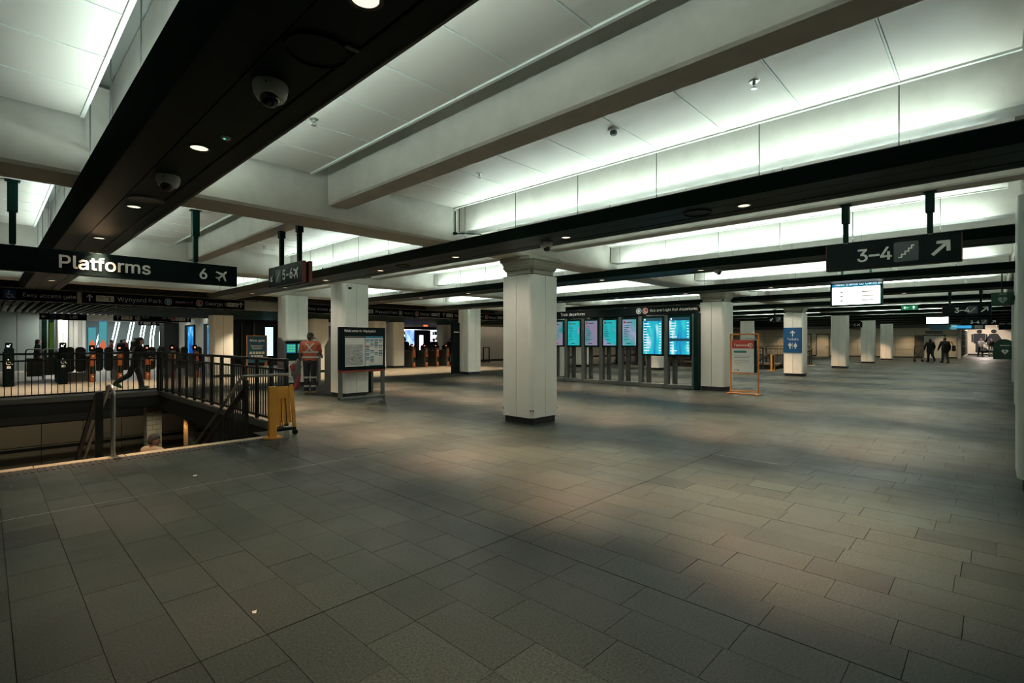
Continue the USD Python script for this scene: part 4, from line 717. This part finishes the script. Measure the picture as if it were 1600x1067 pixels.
# ------------------------------------------------------------------ back concourse
GX = mat('wall_grey_green', (.19, .23, .21), .5)
w = struct('wall_lift', None, None, 'grey panelled wall left of the lift')
for k in range(6): part(w, 'wall_panel', bx(-3.1 + k * .85 + .01, 35.9, 0, -3.1 + (k + 1) * .85 - .01, 36.0, 3.0), GX)
part(w, 'backing', bx(-6, 36, 0, 2.0, 36.1, 3.0), 'seam')
l = thing('lift_shaft', 'green glowing glass lift behind the hoop barriers', 'lift', (2.3, 36.2, 0))
for x in (2.02, 2.28, 2.56): part(l, 'post', bx(x, 35.95, 0, x + .05, 36.05, 2.97), 'grey')
part(l, 'glass_pane', bx(2.05, 35.99, 0.1, 2.28, 36.01, 2.9), 'glassg'); part(l, 'glass_pane', bx(2.33, 35.99, 0.1, 2.56, 36.01, 2.9), 'glassg'); part(l, 'lit_panel', bx(2.40, 36.3, 1.1, 2.58, 36.34, 2.5), 'lift_green'); part(l, 'back_panel', bx(2.02, 36.4, 0, 2.7, 36.45, 2.95), GX)
def wcol(x0, x1, y, label, m='wallw'):
    c = thing('column', label, 'column', ((x0 + x1) / 2, y + .25, 0)); xm = (x0 + x1) / 2
    part(c, 'cladding_panel', bx(x0, y, .1, xm - .004, y + .5, 2.99, .03), m); part(c, 'cladding_panel', bx(xm + .004, y, .1, x1, y + .5, 2.99, .03), m); part(c, 'plinth', bx(x0 + .03, y + .03, 0, x1 - .03, y + .47, .11), 'plinth')
wcol(2.68, 3.08, 35.6, 'brightly lit white column under the Lift sign'); wcol(3.2, 3.60, 36.6, 'white lit column just right of the Lift sign'); wcol(3.66, 4.0, 37.4, 'grey white column left of the two advertising posters', 'column')
column(10.9, 23.5, 2.6, 'white column seen behind the worker between two nearer columns'); column(14.45, 24.0, 2.6, 'white column just right of the welcome map sign')
for x, l in ((4.35, 'tall teal advertising poster with an orange figure, left of the pair'), (4.85, 'tall teal advertising poster with an orange figure, right of the pair')):
    a = thing('poster_totem', l, 'poster', (x, 38, 0)); z1 = 2.35 if x < 4.5 else 2.7
    part(a, 'case', bx(x - .2, 38, 0, x + .2, 38.12, z1, .02), 'pblue'); part(a, 'poster', bx(x - .17, 37.99, .9, x + .17, 38, z1 - .05), glow('poster_glow_%d' % (x * 100), (.10, .42, .46), .5)); part(a, 'figure', fr('-Y', (x, 37.989, 1.35), J(sh(Point(0, .18).buffer(.07)), sh(Polygon([(-.13, -.3), (.13, -.3), (.12, .05), (.04, .1), (-.04, .1), (-.12, .05)]).buffer(.015)))), glow('poster_orange_%d' % (x * 100), (.75, .16, .06), .6))
bw = struct('wall_far', None, None, 'grey back wall of the concourse with light strips'); part(bw, 'backing', bx(-6, 50, 0, 60, 50.2, 3.0), GX)
for i, x in enumerate((6.0, 6.85, 7.75, 8.5, 9.15, 9.75)):
    a = thing('light_strip', ['white slanted light strip at far left of the back concourse', 'white slanted light strip above the crowd, second from left', 'white slanted light strip above the walking person', 'bluish light strip, fourth from left in the back concourse', 'bluish light strip, fifth from left in the back concourse', 'light strip farthest right in the back concourse'][i], 'light strip', (x, 48, 0))
    dx = .55 - .1 * i
    part(a, 'lit_tube', tube(arc([(x - dx, 48, .3), (x - .1, 48.0, 2.0), (x + .1, 48.2, 2.98)], .5), .055, 6), 'ledw'); part(a, 'frame', tube(arc([(x - dx + .2, 48.05, .3), (x + .1, 48.05, 2.0), (x + .3, 48.25, 2.98)], .5), .05, 6), 'ledw')
k_ = thing('kiosk', 'dark kiosk block in the back concourse behind the railing corner', 'kiosk', (8.0, 36.5, 0)); part(k_, 'body', bx(7.52, 36.3, 0, 8.5, 37.4, 2.62, .02), 'darkwall'); part(k_, 'edge_lights', J(*[bx(8.44, 36.28, .3 + .2 * i, 8.5, 36.3, .4 + .2 * i) for i in range(12)]), 'tag')
sw = struct('wall_shopfront', None, None, 'white panel wall with blue screens beyond the gates')
for k in range(10): part(sw, 'wall_panel', bx(8.25, 27.6 + k * .85 + .008, 0, 8.35, 27.6 + (k + 1) * .85 - .008, 3.0, .01), 'wallw')
part(sw, 'backing', bx(8.36, 27.5, 0, 8.5, 36.2, 3.0), 'wallw')
for y, l in ((28.9, 'blue screen in a dark frame on the white wall, nearer one'), (32.6, 'blue screen in a dark frame on the white wall, farther one')):
    a = thing('wall_screen', l, 'screen', (8.2, y, 1.0)); part(a, 'frame', bx(8.17, y, .7, 8.25, y + 1.9, 2.45, .01), 'sign'); part(a, 'display', bx(8.162, y + .1, .8, 8.17, y + 1.2, 2.35), 'sky_scr')
dw = struct('wall_dark', bx(9.2, 33, 0, 16.2, 33.3, 3.0), 'darkwall', 'dark shop wall behind the wide gate board')
a = thing('wall_screen', 'bright cyan lit window right of the wide gate board', 'screen', (12.5, 32.9, 0.6)); part(a, 'frame', bx(12.1, 32.94, .5, 13.0, 33.0, 2.5), 'sign'); part(a, 'display', bx(12.15, 32.93, .6, 12.62, 32.94, 2.4), glow('cyan_window', (.45, .95, 1.), 1.3))
for x in (10.75, 11.45): part(a, 'mullion', bx(x, 32.9, .3, x + .07, 32.99, 2.7), 'grey')
# the bright shop
sp = thing('shop', 'brightly lit shop front beyond the second bank of gates', 'shop', (24, 32.5, 0))
part(sp, 'shelf_wall', bx(21.2, 33.0, 0, 27.2, 33.1, 2.5), 'shop'); part(sp, 'fascia', bx(20.8, 31.9, 2.42, 27.4, 32.05, 2.62), 'sign'); part(sp, 'lintel', bx(20.8, 31.9, 2.62, 27.4, 32.2, 3.0), 'steel'); part(sp, 'side_jamb', bx(20.9, 31.9, 0, 21.2, 33.1, 2.45), 'wallw'); part(sp, 'side_jamb', bx(27.2, 31.9, 0, 27.5, 33.1, 2.45), 'wallw')
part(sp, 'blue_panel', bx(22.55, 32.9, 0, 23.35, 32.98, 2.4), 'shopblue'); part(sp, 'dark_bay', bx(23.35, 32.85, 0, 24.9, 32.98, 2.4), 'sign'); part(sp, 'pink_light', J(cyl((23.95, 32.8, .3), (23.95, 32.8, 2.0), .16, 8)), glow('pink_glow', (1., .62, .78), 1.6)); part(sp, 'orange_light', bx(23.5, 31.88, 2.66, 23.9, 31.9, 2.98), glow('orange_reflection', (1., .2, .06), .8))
sr = random.Random(11)
for z in (.45, .85, 1.25, 1.65, 2.05): part(sp, 'shelf', J(bx(21.25, 32.75, z - .02, 22.5, 33.0, z), bx(25.0, 32.75, z - .02, 27.15, 33.0, z)), 'ink')
for c in ('red', 'pblue', 'teal', 'yellow', 'pdark', 'ink'):
    bs = []
    for k in range(26):
        x = sr.choice([sr.uniform(21.3, 22.4), sr.uniform(25.05, 27.05), sr.uniform(25.05, 27.05)]); z = sr.choice([.45, .85, 1.25, 1.65, 2.05]); hh = sr.uniform(.08, .26); bs.append(bx(x, 32.77, z, x + sr.uniform(.05, .13), 32.86, z + hh))
    part(sp, 'goods', J(*bs), c, kind='stuff')
part(sp, 'counter', bx(24.95, 32.2, 0, 27.0, 32.55, .9), 'pgrey')
s = thing('defibrillator_sign', 'green square sign with a heart hanging near the right border', 'sign', (15.5, -.2, 2.5)); part(s, 'panel', bx(15.45, -.34, 2.30, 15.5, .02, 2.58, .005), 'green'); q = lambda m: fr('-X', (15.449, .02, 2.30), m); part(s, 'heart', q(sh(HEART, .18, .11, s=.17)), 'pgrey'); part(s, 'lettering', q(tx('AED', .045, .12, .22)), 'pgrey'); part(s, 'bracket', bx(15.47, -.38, 2.4, 15.49, -.33, 2.5), 'black'); part(s, 'hanger', cyl((15.475, -.15, 2.57), (15.475, -.15, 3.05), .012, 6), 'black')
s = thing('defibrillator_cabinet', 'green rounded cabinet with a white heart on the column at the right border', 'cabinet', (24.5, -.25, .9)); sp_ = unary_union([sbox(0, 0, .45, .45), Point(.27, .43).buffer(.27, 16).intersection(sbox(0, 0, .45, 1))]); part(s, 'body', fr('-X', (24.75, -.02, .88), mv(ext(sp_, .4))), 'green', smooth=30); q = lambda m: fr('-X', (24.349, -.02, .88), m); part(s, 'heart', q(sh(HEART, .29, .26, s=.2)), 'tag'); part(s, 'text_line', q(bx(.16, .47, 0, .42, .5, .002)), 'tag'); part(s, 'back_plate', bx(24.38, -.478, .9, 24.72, -.46, 1.3), 'trim')
# toilets: giant pictograms, notice, hanging monitor, far stair post
for y, g_, l in ((1.05, MAN, 'giant dark man pictogram on the pale toilets wall'), (-.1, WOMAN, 'giant dark woman pictogram on the pale toilets wall')):
    a = thing('wall_pictogram', l, 'pictogram', (75.98, y, .3)); part(a, 'figure', fr('-X', (76, y, 1.55), mv(ext(affinity.scale(g_, 2.6, 2.5, origin=(0, 0)), .03))), 'navy')
a = thing('hanging_monitor', 'small dark monitor hanging in front of the toilets wall', 'monitor', (60, 1.9, 2.7)); part(a, 'body', bx(60.2, 1.65, 2.55, 60.35, 2.15, 2.8, .02), 'black'); part(a, 'hanger', cyl((60.27, 1.9, 2.78), (60.27, 1.9, 3.42), .04, 6), 'black')
a = thing('hanging_monitor', 'dark box hanging at the right edge of the toilets wall', 'monitor', (58, -.9, 2.5)); part(a, 'body', bx(56.0, -1.35, 2.45, 56.3, -.35, 2.85, .02), 'black'); part(a, 'lamp', bx(55.97, -1.3, 2.6, 56.0, -1.2, 2.72), 'white_scr'); part(a, 'hanger', cyl((56.15, -.8, 2.83), (56.15, -.8, 3.95), .04, 6), 'black')
b = thing('advert_band', 'row of blue lit adverts under the small white hanging screen', 'advert', (45, 2, 2.6)); part(b, 'band', bx(45.0, .35, 2.3, 45.08, 3.1, 2.62), 'dblue'); part(b, 'lit_panel', bx(44.99, 1.0, 2.38, 45.0, 1.75, 2.56), glow('advert_blue', (.04, .3, .55), .8)); part(b, 'white_panel', bx(44.99, .45, 2.34, 45.0, .85, 2.62), 'tag'); part(b, 'hanger', J(cyl((45.04, .8, 2.6), (45.04, .8, 2.915), .03, 6), cyl((45.04, 2.6, 2.6), (45.04, 2.6, 2.915), .03, 6)), 'black')
a = thing('litter', 'small white scrap of paper on the floor in front of the stairs', 'litter', (1.4, 6.2, 0)); part(a, 'scrap', (np.array([(1.60, 6.43, .003), (1.63, 6.40, .003), (1.65, 6.44, .014), (1.615, 6.465, .006)]), np.array([[0, 1, 2], [0, 2, 3], [0, 2, 1], [0, 3, 2]])), 'ink')
a = thing('litter', 'small white scrap of paper on the floor at the lower left', 'litter', (1.0, 2.6, 0)); part(a, 'scrap', (np.array([(1.02, 2.95, .003), (1.035, 2.935, .003), (1.045, 2.955, .012), (1.025, 2.97, .005)]), np.array([[0, 1, 2], [0, 2, 3], [0, 2, 1], [0, 3, 2]])), 'ink')

# ------------------------------------------------------------------ lamps of the far zones
for i, x in enumerate(np.arange(.6, 21, 2.3)):
    for y in (20.4, 22.6):
        a = thing('soffit_downlight', 'small round downlight in the slatted soffit', 'downlight', (x, y, 2.58), group='downlights in the slatted soffit'); part(a, 'rim', lathe([(.045, 2.60), (.045, 2.585), (.06, 2.585), (.06, 2.62)], (x, y, 0), 12), 'trim'); part(a, 'lamp_lens', lathe([(.0005, 2.59), (.045, 2.59)], (x, y, 0), 12), 'lamp')
        spot((x, y, 2.55), 2000, (1, .78, .52), cone=50, soft=1)
for y, it in ((28.2, 5.), (30.6, 6.), (34, 7.), (37.5, 8.), (43, 8.), (47, 8.)): rect_light((5, y, 2.97), 8, .18, it, (.92, 1, .95), name='concourse_lamp')
rect_light((18, 29.5, 2.97), 12, .2, 6, (1, .9, .75), name='concourse_lamp'); rect_light((35, 26.9, 2.84), 24, .12, 6, (1, .82, .6), name='concourse_lamp')
rect_light((3.1, 34.9, 2.95), 1.3, .3, 70, (1, .97, .9), name='concourse_lamp')
rect_light((72, .6, 3.5), 5, .5, 34, (1, .86, .72), name='toilet_lamp'); rect_light((67, .6, 3.5), 1, .5, 24, (1, .9, .8), name='toilet_lamp')
for y in (3.0, 5.6, 9, 12.5, 16, 19.5): spot((57.9, y, 2.75), 1400, (1, .7, .42), cone=55, soft=1)
# ------------------------------------------------------------------ people
def sph(p, r, n=12): return m3.Manifold.sphere(r, n).translate(tuple(map(float, p)))
def hullof(ps, n=12): return m3.Manifold.batch_hull([sph(p, r, n) for p, r in ps])
def uni(ms): 
    o = ms[0]
    for q in ms[1:]: o = o + q
    return o
def smooth_mesh(m, edge, it=8):
    q = m.refine_to_length(edge).to_mesh(); t = trimesh.Trimesh(q.vert_properties[:, :3], q.tri_verts, process=True)
    trimesh.smoothing.filter_taubin(t, iterations=it); return np.array(t.vertices), np.array(t.faces)
def person(label, loc, rot, Ht=1.72, lean=.04, hips=(.1, -.1), knees=(.05, .05), arms=(.1, -.1), elbows=(.25, .25), abd=(.12, .12), head_yaw=0., head_pitch=0., top='blackc', bottom='navy', shoes='shoe', hair='hair', skin='skin', long_hair=False, sleeves=True, coat=0., cap=None, fine=.035, bare_legs=False, hood=False, tape=False, wide=1.0):
    P = thing('person', label, 'person', loc, rot if rot else .001); k = Ht / 1.75
    hipz = .92 * k; pel = np.array([0, 0, hipz]); up = np.array([0, math.sin(lean), math.cos(lean)])
    wst, cst, nk = pel + up * .20 * k, pel + up * .40 * k, pel + up * .545 * k
    X = np.array([1., 0, 0]); J_ = {}
    for i, s in ((0, -1), (1, 1)):
        h_ = pel + X * s * .095 * k; a = hips[i]; kn = h_ + np.array([0, math.sin(a), -math.cos(a)]) * .44 * k; b = a - knees[i]; an = kn + np.array([0, math.sin(b), -math.cos(b)]) * .40 * k
        c = max(-.9, min(.6, b * .8)); toe = an + np.array([s * .02, math.cos(c) * .17, math.sin(c) * .17 - .03]) * k; heel = an + np.array([0, -.045, -.045]) * k
        J_['h%d' % i], J_['k%d' % i], J_['a%d' % i], J_['t%d' % i], J_['e%d' % i] = h_, kn, an, toe, heel
        sh_ = pel + up * .50 * k + X * s * .185 * k * wide; a = arms[i] + lean; d = np.array([s * math.sin(abd[i]), math.sin(a) * math.cos(abd[i]), -math.cos(a) * math.cos(abd[i])]); el = sh_ + d * .30 * k
        a2 = a + elbows[i]; d2 = np.array([s * math.sin(abd[i] * .3), math.sin(a2), -math.cos(a2)]); d2 /= np.linalg.norm(d2); wr = el + d2 * .255 * k
        J_['s%d' % i], J_['l%d' % i], J_['w%d' % i], J_['d%d' % i] = sh_, el, wr, d2
    low = min(min(J_['t%d' % i][2] - .02 * k, J_['e%d' % i][2] - .03 * k) for i in (0, 1)); dz = -low
    for q in J_: 
        if q[0] != 'd': J_[q] = J_[q] + [0, 0, dz]
    pel, wst, cst, nk = (q + [0, 0, dz] for q in (pel, wst, cst, nk))
    hd = nk + np.array([0, math.sin(lean + head_pitch * .4) * .13 + .015, .135]) * k
    cy, sy = math.cos(head_yaw), math.sin(head_yaw)
    def hp(x, y, z):
        y, z = y * math.cos(head_pitch) + z * math.sin(head_pitch), z * math.cos(head_pitch) - y * math.sin(head_pitch)
        return hd + np.array([x * cy + y * sy, -x * sy + y * cy, z]) * k
    r = lambda v, e=0.: v * k + e
    ms = [hullof([(pel + X * .07 * k, r(.10)), (pel - X * .07 * k, r(.10)), (wst + X * .05 * k, r(.095)), (wst - X * .05 * k, r(.095))]), hullof([(wst + X * .05 * k, r(.095)), (wst - X * .05 * k, r(.095)), (cst + X * .085 * k, r(.105)), (cst - X * .085 * k, r(.105))]), hullof([(cst + X * .085 * k, r(.10)), (cst - X * .085 * k, r(.10)), (J_['s0'], r(.058)), (J_['s1'], r(.058)), (nk, r(.06))]),
          hullof([(nk - up * .03, r(.056)), (hp(0, -.015, -.06), r(.052))]), hullof([(hp(0, 0, .03), r(.083)), (hp(0, -.03, .02), r(.085)), (hp(0, .035, -.02), r(.066)), (hp(0, .055, -.075), r(.036)), (hp(0, -.01, -.05), r(.06))]), hullof([(hp(0, .092, .012), r(.008)), (hp(0, .108, -.022), r(.014)), (hp(0, .09, -.026), r(.017))]), hullof([(hp(.084, -.005, .01), r(.014)), (hp(.08, .0, -.03), r(.012))]), hullof([(hp(-.084, -.005, .01), r(.014)), (hp(-.08, .0, -.03), r(.012))])]
    for i in (0, 1):
        ms += [hullof([(J_['h%d' % i], r(.088)), (J_['k%d' % i], r(.056))]), hullof([(J_['k%d' % i], r(.055)), (J_['k%d' % i] * .6 + J_['a%d' % i] * .4 + [0, -.012, 0], r(.056)), (J_['a%d' % i], r(.037))]), hullof([(J_['e%d' % i], r(.035)), (J_['t%d' % i], r(.03)), (J_['a%d' % i], r(.038))]),
               hullof([(J_['s%d' % i], r(.055)), (J_['l%d' % i], r(.042))]), hullof([(J_['l%d' % i], r(.042)), (J_['w%d' % i], r(.028))])]
    body = smooth_mesh(uni(ms), fine); hands = []
    for i, s in ((0, -1), (1, 1)):
        w, d = J_['w%d' % i], J_['d%d' % i]; f_ = np.array([0, 1., 0]) - d * d[1]; f_ /= np.linalg.norm(f_) + 1e-9; pn = np.array([-s, 0., 0]); pm = w + d * .085 * k
        hm = [hullof([(w, r(.026)), (pm + f_ * .028 * k, r(.015)), (pm - f_ * .028 * k, r(.015))], 8)]
        for q, (o, L) in enumerate(((.03, .072), (.011, .082), (-.010, .076), (-.030, .060))):
            b0 = pm + f_ * o * k; b1 = b0 + (d * .85 + pn * .4) * L * .5 * k; b2 = b1 + (d * .45 + pn * .85) * L * .5 * k; hm += [hullof([(b0, r(.0095)), (b1, r(.0088))], 7), hullof([(b1, r(.0088)), (b2, r(.0078))], 7)]
        t0 = w + d * .035 * k + f_ * .026 * k; t1 = t0 + (d * .5 + f_ * .75 + pn * .3) * .04 * k; t2 = t1 + (d * .8 + f_ * .2 + pn * .4) * .034 * k; hm += [hullof([(t0, r(.013)), (t1, r(.0105))], 7), hullof([(t1, r(.0105)), (t2, r(.0085))], 7)]
        q = uni(hm).to_mesh(); hands.append((q.vert_properties[:, :3], q.tri_verts))
    part(P, 'body', J(body, *hands), skin, smooth=True)
    e = .016
    tp = [hullof([(pel + up * .05 + X * .08 * k, r(.105, e)), (pel + up * .05 - X * .08 * k, r(.105, e)), (cst + X * .09 * k, r(.108, e)), (cst - X * .09 * k, r(.108, e))]), hullof([(cst + X * .09 * k, r(.10, e)), (cst - X * .09 * k, r(.10, e)), (J_['s0'], r(.062, e)), (J_['s1'], r(.062, e)), (nk - up * .02, r(.055, e))])]
    if coat: tp.append(hullof([(pel + up * .1 + X * .09, r(.12, e)), (pel + up * .1 - X * .09, r(.12, e)), (pel - np.array([0, 0, coat]) + X * .11, r(.10, e)), (pel - np.array([0, .0, coat]) - X * .11, r(.10, e))]))
    for i in (0, 1):
        m_ = J_['l%d' % i] if sleeves else J_['s%d' % i] * .25 + J_['l%d' % i] * .75
        tp.append(hullof([(J_['s%d' % i], r(.062, e)), (m_, r(.052, e))]))
        if sleeves: tp.append(hullof([(J_['l%d' % i], r(.05, e)), (J_['l%d' % i] * .1 + J_['w%d' % i] * .9, r(.036, e))]))
    part(P, 'top', smooth_mesh(uni(tp), fine, 6), top, smooth=True)
    if not bare_legs:
        bt = [hullof([(pel + X * .075 * k, r(.107, .01)), (pel - X * .075 * k, r(.107, .01)), (pel + up * .08, r(.11, .01))])]
        for i in (0, 1): bt += [hullof([(J_['h%d' % i], r(.092, .014)), (J_['k%d' % i], r(.066, .016))]), hullof([(J_['k%d' % i], r(.066, .016)), (J_['a%d' % i] + (J_['k%d' % i] - J_['a%d' % i]) * .06, r(.052, .016))])]
        part(P, 'trousers', smooth_mesh(uni(bt), fine, 6), bottom, smooth=True)
    for i in (0, 1):
        part(P, 'shoe', smooth_mesh(hullof([(J_['e%d' % i], r(.045)), (J_['t%d' % i], r(.04)), (J_['a%d' % i] - [0, 0, .0], r(.046))]), .03, 3), shoes, smooth=True)
    hr = [hullof([(hp(0, -.025, .045), r(.089)), (hp(0, .012, .062), r(.074)), (hp(0, -.05, -.01), r(.070))])]
    if long_hair: hr.append(hullof([(hp(0, -.045, .03), r(.088)), (hp(.05, -.07, -.18), r(.05)), (hp(-.05, -.07, -.18), r(.05)), (hp(0, -.09, -.30), r(.045))]))
    if hood: hr.append(hullof([(hp(0, -.04, .03), r(.10)), (hp(0, -.06, -.12), r(.10)), (hp(0, .01, .05), r(.088))]))
    part(P, 'hair', smooth_mesh(uni(hr), .03, 4), hair, smooth=True)
    for s in (-1, 1): part(P, 'eye', (lambda v: (v[0] + hp(s * .03, .083, .012), v[1]))(tm(trimesh.creation.icosphere(1, .010 * k))), 'eye')
    part(P, 'mouth', (lambda v: (v[0] * [1, .5, .4] + hp(0, .088, -.058), v[1]))(tm(trimesh.creation.icosphere(1, .020 * k))), 'lip')
    if cap: part(P, 'cap', J(smooth_mesh(hullof([(hp(0, -.02, .055), r(.094)), (hp(0, .02, .07), r(.08))]), .03, 3), smooth_mesh(hullof([(hp(.045, .08, .052), r(.012)), (hp(-.045, .08, .052), r(.012)), (hp(.035, .155, .035), r(.008)), (hp(-.035, .155, .035), r(.008))]), .03, 1)), cap, smooth=True)
    if tape:
        def band(c0, c1, rx, ry, w_=.05):
            t = np.linspace(0, 2 * math.pi, 25)[:-1]; v = np.vstack([[c + np.array([rx * math.cos(a), ry * math.sin(a), 0]) for a in t] for c in (c0, c1)]); n = 24
            return v, np.array([[i, (i + 1) % n, n + (i + 1) % n] for i in range(n)] + [[i, n + (i + 1) % n, n + i] for i in range(n)])
        for f0 in (.10, .24): part(P, 'reflective_band', band(pel + up * f0 * k, pel + up * (f0 + .05) * k, .222 * k, .142 * k), 'reflect')
        for s in (-1, 1):
            a, b = cst + X * s * .11 * k + up * .12 * k + [0, -.112 * k, 0], pel + up * .26 * k + X * -s * .09 * k + [0, -.14 * k, 0]; part(P, 'back_strap', tube([a, (a + b) / 2 + [0, -.018, 0], b], .022, 6), 'reflect')
        for i in (0, 1):
            for f0 in (.1, .72):
                c = J_['k%d' % i] * (1 - f0) + J_['a%d' % i] * f0; rr = (.088 - .016 * f0) * k; part(P, 'leg_band', band(c, c + [0, 0, .05], rr, rr), 'reflect')
    return P
person('worker in orange hi-vis shirt and navy trousers at the ticket machine, holding a bag', (6.52, 14.3, 0), -32, 1.77, lean=.03, hips=(.02, -.03), knees=(.02, .04), arms=(-.05, .25), elbows=(.35, 1.0), abd=(.22, .2), head_yaw=.35, head_pitch=.2, top='hivis', bottom='navy', shoes='tan', sleeves=False, skin='skind', cap='blackc', tape=True, fine=.03, wide=1.1)
b = thing('jacket_bundle', 'grey and red bag with jacket hanging from the worker\'s left hand', 'bag', (6.2, 14.5, .3))
bm = uni([hullof([((6.22, 14.42, .98), .03), ((6.10, 14.42, .80), .05), ((6.28, 14.50, .75), .06), ((6.13, 14.48, .55), .08), ((6.24, 14.5, .45), .07)]), hullof([((6.12, 14.46, .6), .07), ((6.2, 14.5, .3), .05), ((6.26, 14.5, .5), .05)])]); v, f = smooth_mesh(bm, .03, 4)
v = v + .025 * (meshkit.noise(v * 14)[:, None] - .5) * [1, 1, .3]; part(b, 'jacket', (v, f), 'bagg', smooth=True)
bm = hullof([((6.22, 14.45, .42), .04), ((6.16, 14.44, .16), .05), ((6.24, 14.46, .2), .04), ((6.29, 14.46, .55), .03)]); part(b, 'red_bag', smooth_mesh(bm, .03, 4), 'bagr', smooth=True); part(b, 'red_fold', smooth_mesh(hullof([((6.0, 14.4, .8), .03), ((6.06, 14.4, .7), .05), ((6.08, 14.4, .86), .03)]), .03, 3), 'bagr', smooth=True); part(b, 'strap', tube([(6.22, 14.45, .95), (6.26, 14.45, 1.02), (6.30, 14.45, .98)], .012, 6), 'blackc')
person('person in dark hooded coat walking behind the stair railing towards the right', (3.25, 19.3, 0), -90, 1.68, lean=.16, hips=(.28, -.42), knees=(.12, .55), arms=(.3, .5), elbows=(.6, .9), head_pitch=.15, top='blackc', bottom='jeans', shoes='greenshoe', long_hair=True, coat=.08, hood=False, wide=1.1)
person('long haired person in a black jacket walking past the lift', (1.8, 33.8, 0), -80, 1.66, hips=(.3, -.3), knees=(.1, .4), long_hair=True, coat=.25, bare_legs=True, fine=.06)
person('man in a pale shirt walking down the stairs, only head and shoulders showing', (2.3, 12.1, -2.145), -62, 1.83, hips=(.2, -.1), knees=(.3, .1), head_yaw=.25, head_pitch=.2, top='cream', hair='hairg', fine=.03)
person('man in a black jacket with a bag walking away, right one of the far pair', (46.4, 2.4, 0), -50, 1.80, hips=(.15, -.12), knees=(.05, .15), coat=.12, abd=(.3, .3), wide=1.2, fine=.06)
b = thing('shoulder_bag', 'black bag at the side of the man in the black jacket', 'bag', (46.7, 2.0, .9)); part(b, 'body', bx(46.55, 1.85, .82, 46.85, 2.05, 1.22, .04), 'blackc'); part(b, 'strap', tube([(46.7, 1.95, 1.2), (46.5, 2.1, 1.5)], .02, 6), 'blackc')
person('person in black with a hand cart, left one of the far pair', (47.8, 3.3, 0), -60, 1.74, hips=(.1, -.25), knees=(.05, .45), arms=(-.2, .2), abd=(.45, .4), coat=.2, wide=1.1, fine=.06, long_hair=True)
c = thing('hand_cart', 'thin black folding cart frame beside the far person in black', 'cart', (47.9, 3.9, 0))
part(c, 'frame', J(tube([(47.9, 4.25, 0.05), (47.9, 4.2, 1.15), (47.95, 3.95, 1.1)], .025, 6), tube([(47.9, 4.2, .75), (47.8, 3.7, .1)], .02, 6), tube([(47.9, 3.75, .9), (47.9, 4.25, .08)], .02, 6)), 'rail'); part(c, 'wheel', cyl((47.88, 4.2, .08), (47.94, 4.2, .08), .08, 12), 'shoe'); part(c, 'wheel', cyl((47.8, 3.75, .08), (47.86, 3.75, .08), .08, 12), 'shoe')
person('man in a white shirt pushing a pram towards the camera by the toilets', (68.7, .85, 0), 134, 1.84, hips=(.15, -.15), knees=(.1, .2), arms=(.5, .5), elbows=(.5, .5), top='whitec', bottom='navy', sleeves=False, hair='skin', abd=(.3, .3), fine=.06, wide=1.1)
person('person in a black top in front of the woman pictogram', (70.6, .1, 0), 134, 1.80, hips=(.1, -.1), top='blackc', bottom='cream', fine=.06, abd=(.3, .3))
def pram(x, y, label):
    p = thing('pram', label, 'pram', (x, y, 0)); part(p, 'seat', smooth_mesh(hullof([((x, y - .2, .55), .14), ((x, y + .2, .55), .14), ((x + .25, y, .8), .14), ((x - .25, y, .5), .12)]), .06, 3), 'blackc', smooth=True); part(p, 'frame', J(tube([(x + .5, y - .25, 1.0), (x - .3, y - .28, .12)], .02, 6), tube([(x + .5, y + .25, 1.0), (x - .3, y + .28, .12)], .02, 6), tube([(x + .5, y - .25, 1.0), (x + .5, y + .25, 1.0)], .02, 6), tube([(x, y - .28, .5), (x + .4, y - .28, .12)], .02, 6), tube([(x, y + .28, .5), (x + .4, y + .28, .12)], .02, 6)), 'grey')
    for dx in (-.3, .4):
        for dy in (-.3, .3): part(p, 'wheel', cyl((x + dx, y + dy - .02, .12), (x + dx, y + dy + .02, .12), .12, 12), 'shoe')
pram(67.2, .55, 'black pram in front of the man in the white shirt'); pram(69.6, -.1, 'black pram in front of the woman pictogram')
cr = random.Random(4)
for i, (x, y, t_, l) in enumerate(((5.9, 43, 'hivis', 'person in an orange top at the left of the distant crowd'), (6.3, 42, 'blackc', 'dark clothed person second from left in the distant crowd'), (6.75, 44, 'bagr', 'person in a reddish top in the middle of the distant crowd'), (7.15, 42.5, 'blackc', 'dark clothed person just left of the walker in the distant crowd'), (7.6, 43.5, 'cream', 'person in a pale pink top behind the walker in the distant crowd'), (8.7, 42, 'blackc', 'dark clothed person right of the walker in the distant crowd'), (9.05, 43.5, 'navy', 'person in navy at the right end of the distant crowd'))):
    person(l, (x, y, 0), cr.uniform(-180, 180), cr.uniform(1.62, 1.82), hips=(.15, -.15), knees=(.05, .15), top=t_, fine=.07, bottom='jeans')
for x, y, t_, l in ((20.2, 26.3, 'navy', 'man in a dark jacket walking towards the gates in front of the bright shop'), (18.3, 26.8, 'blackc', 'dark silhouette behind the left gates of the bright shop'), (20.95, 25.5, 'blackc', 'dark clothed person behind the rightmost gates by the shop')):
    person(l, (x, y, 0), 150, 1.75, hips=(.2, -.2), knees=(.05, .2), top=t_, fine=.06)
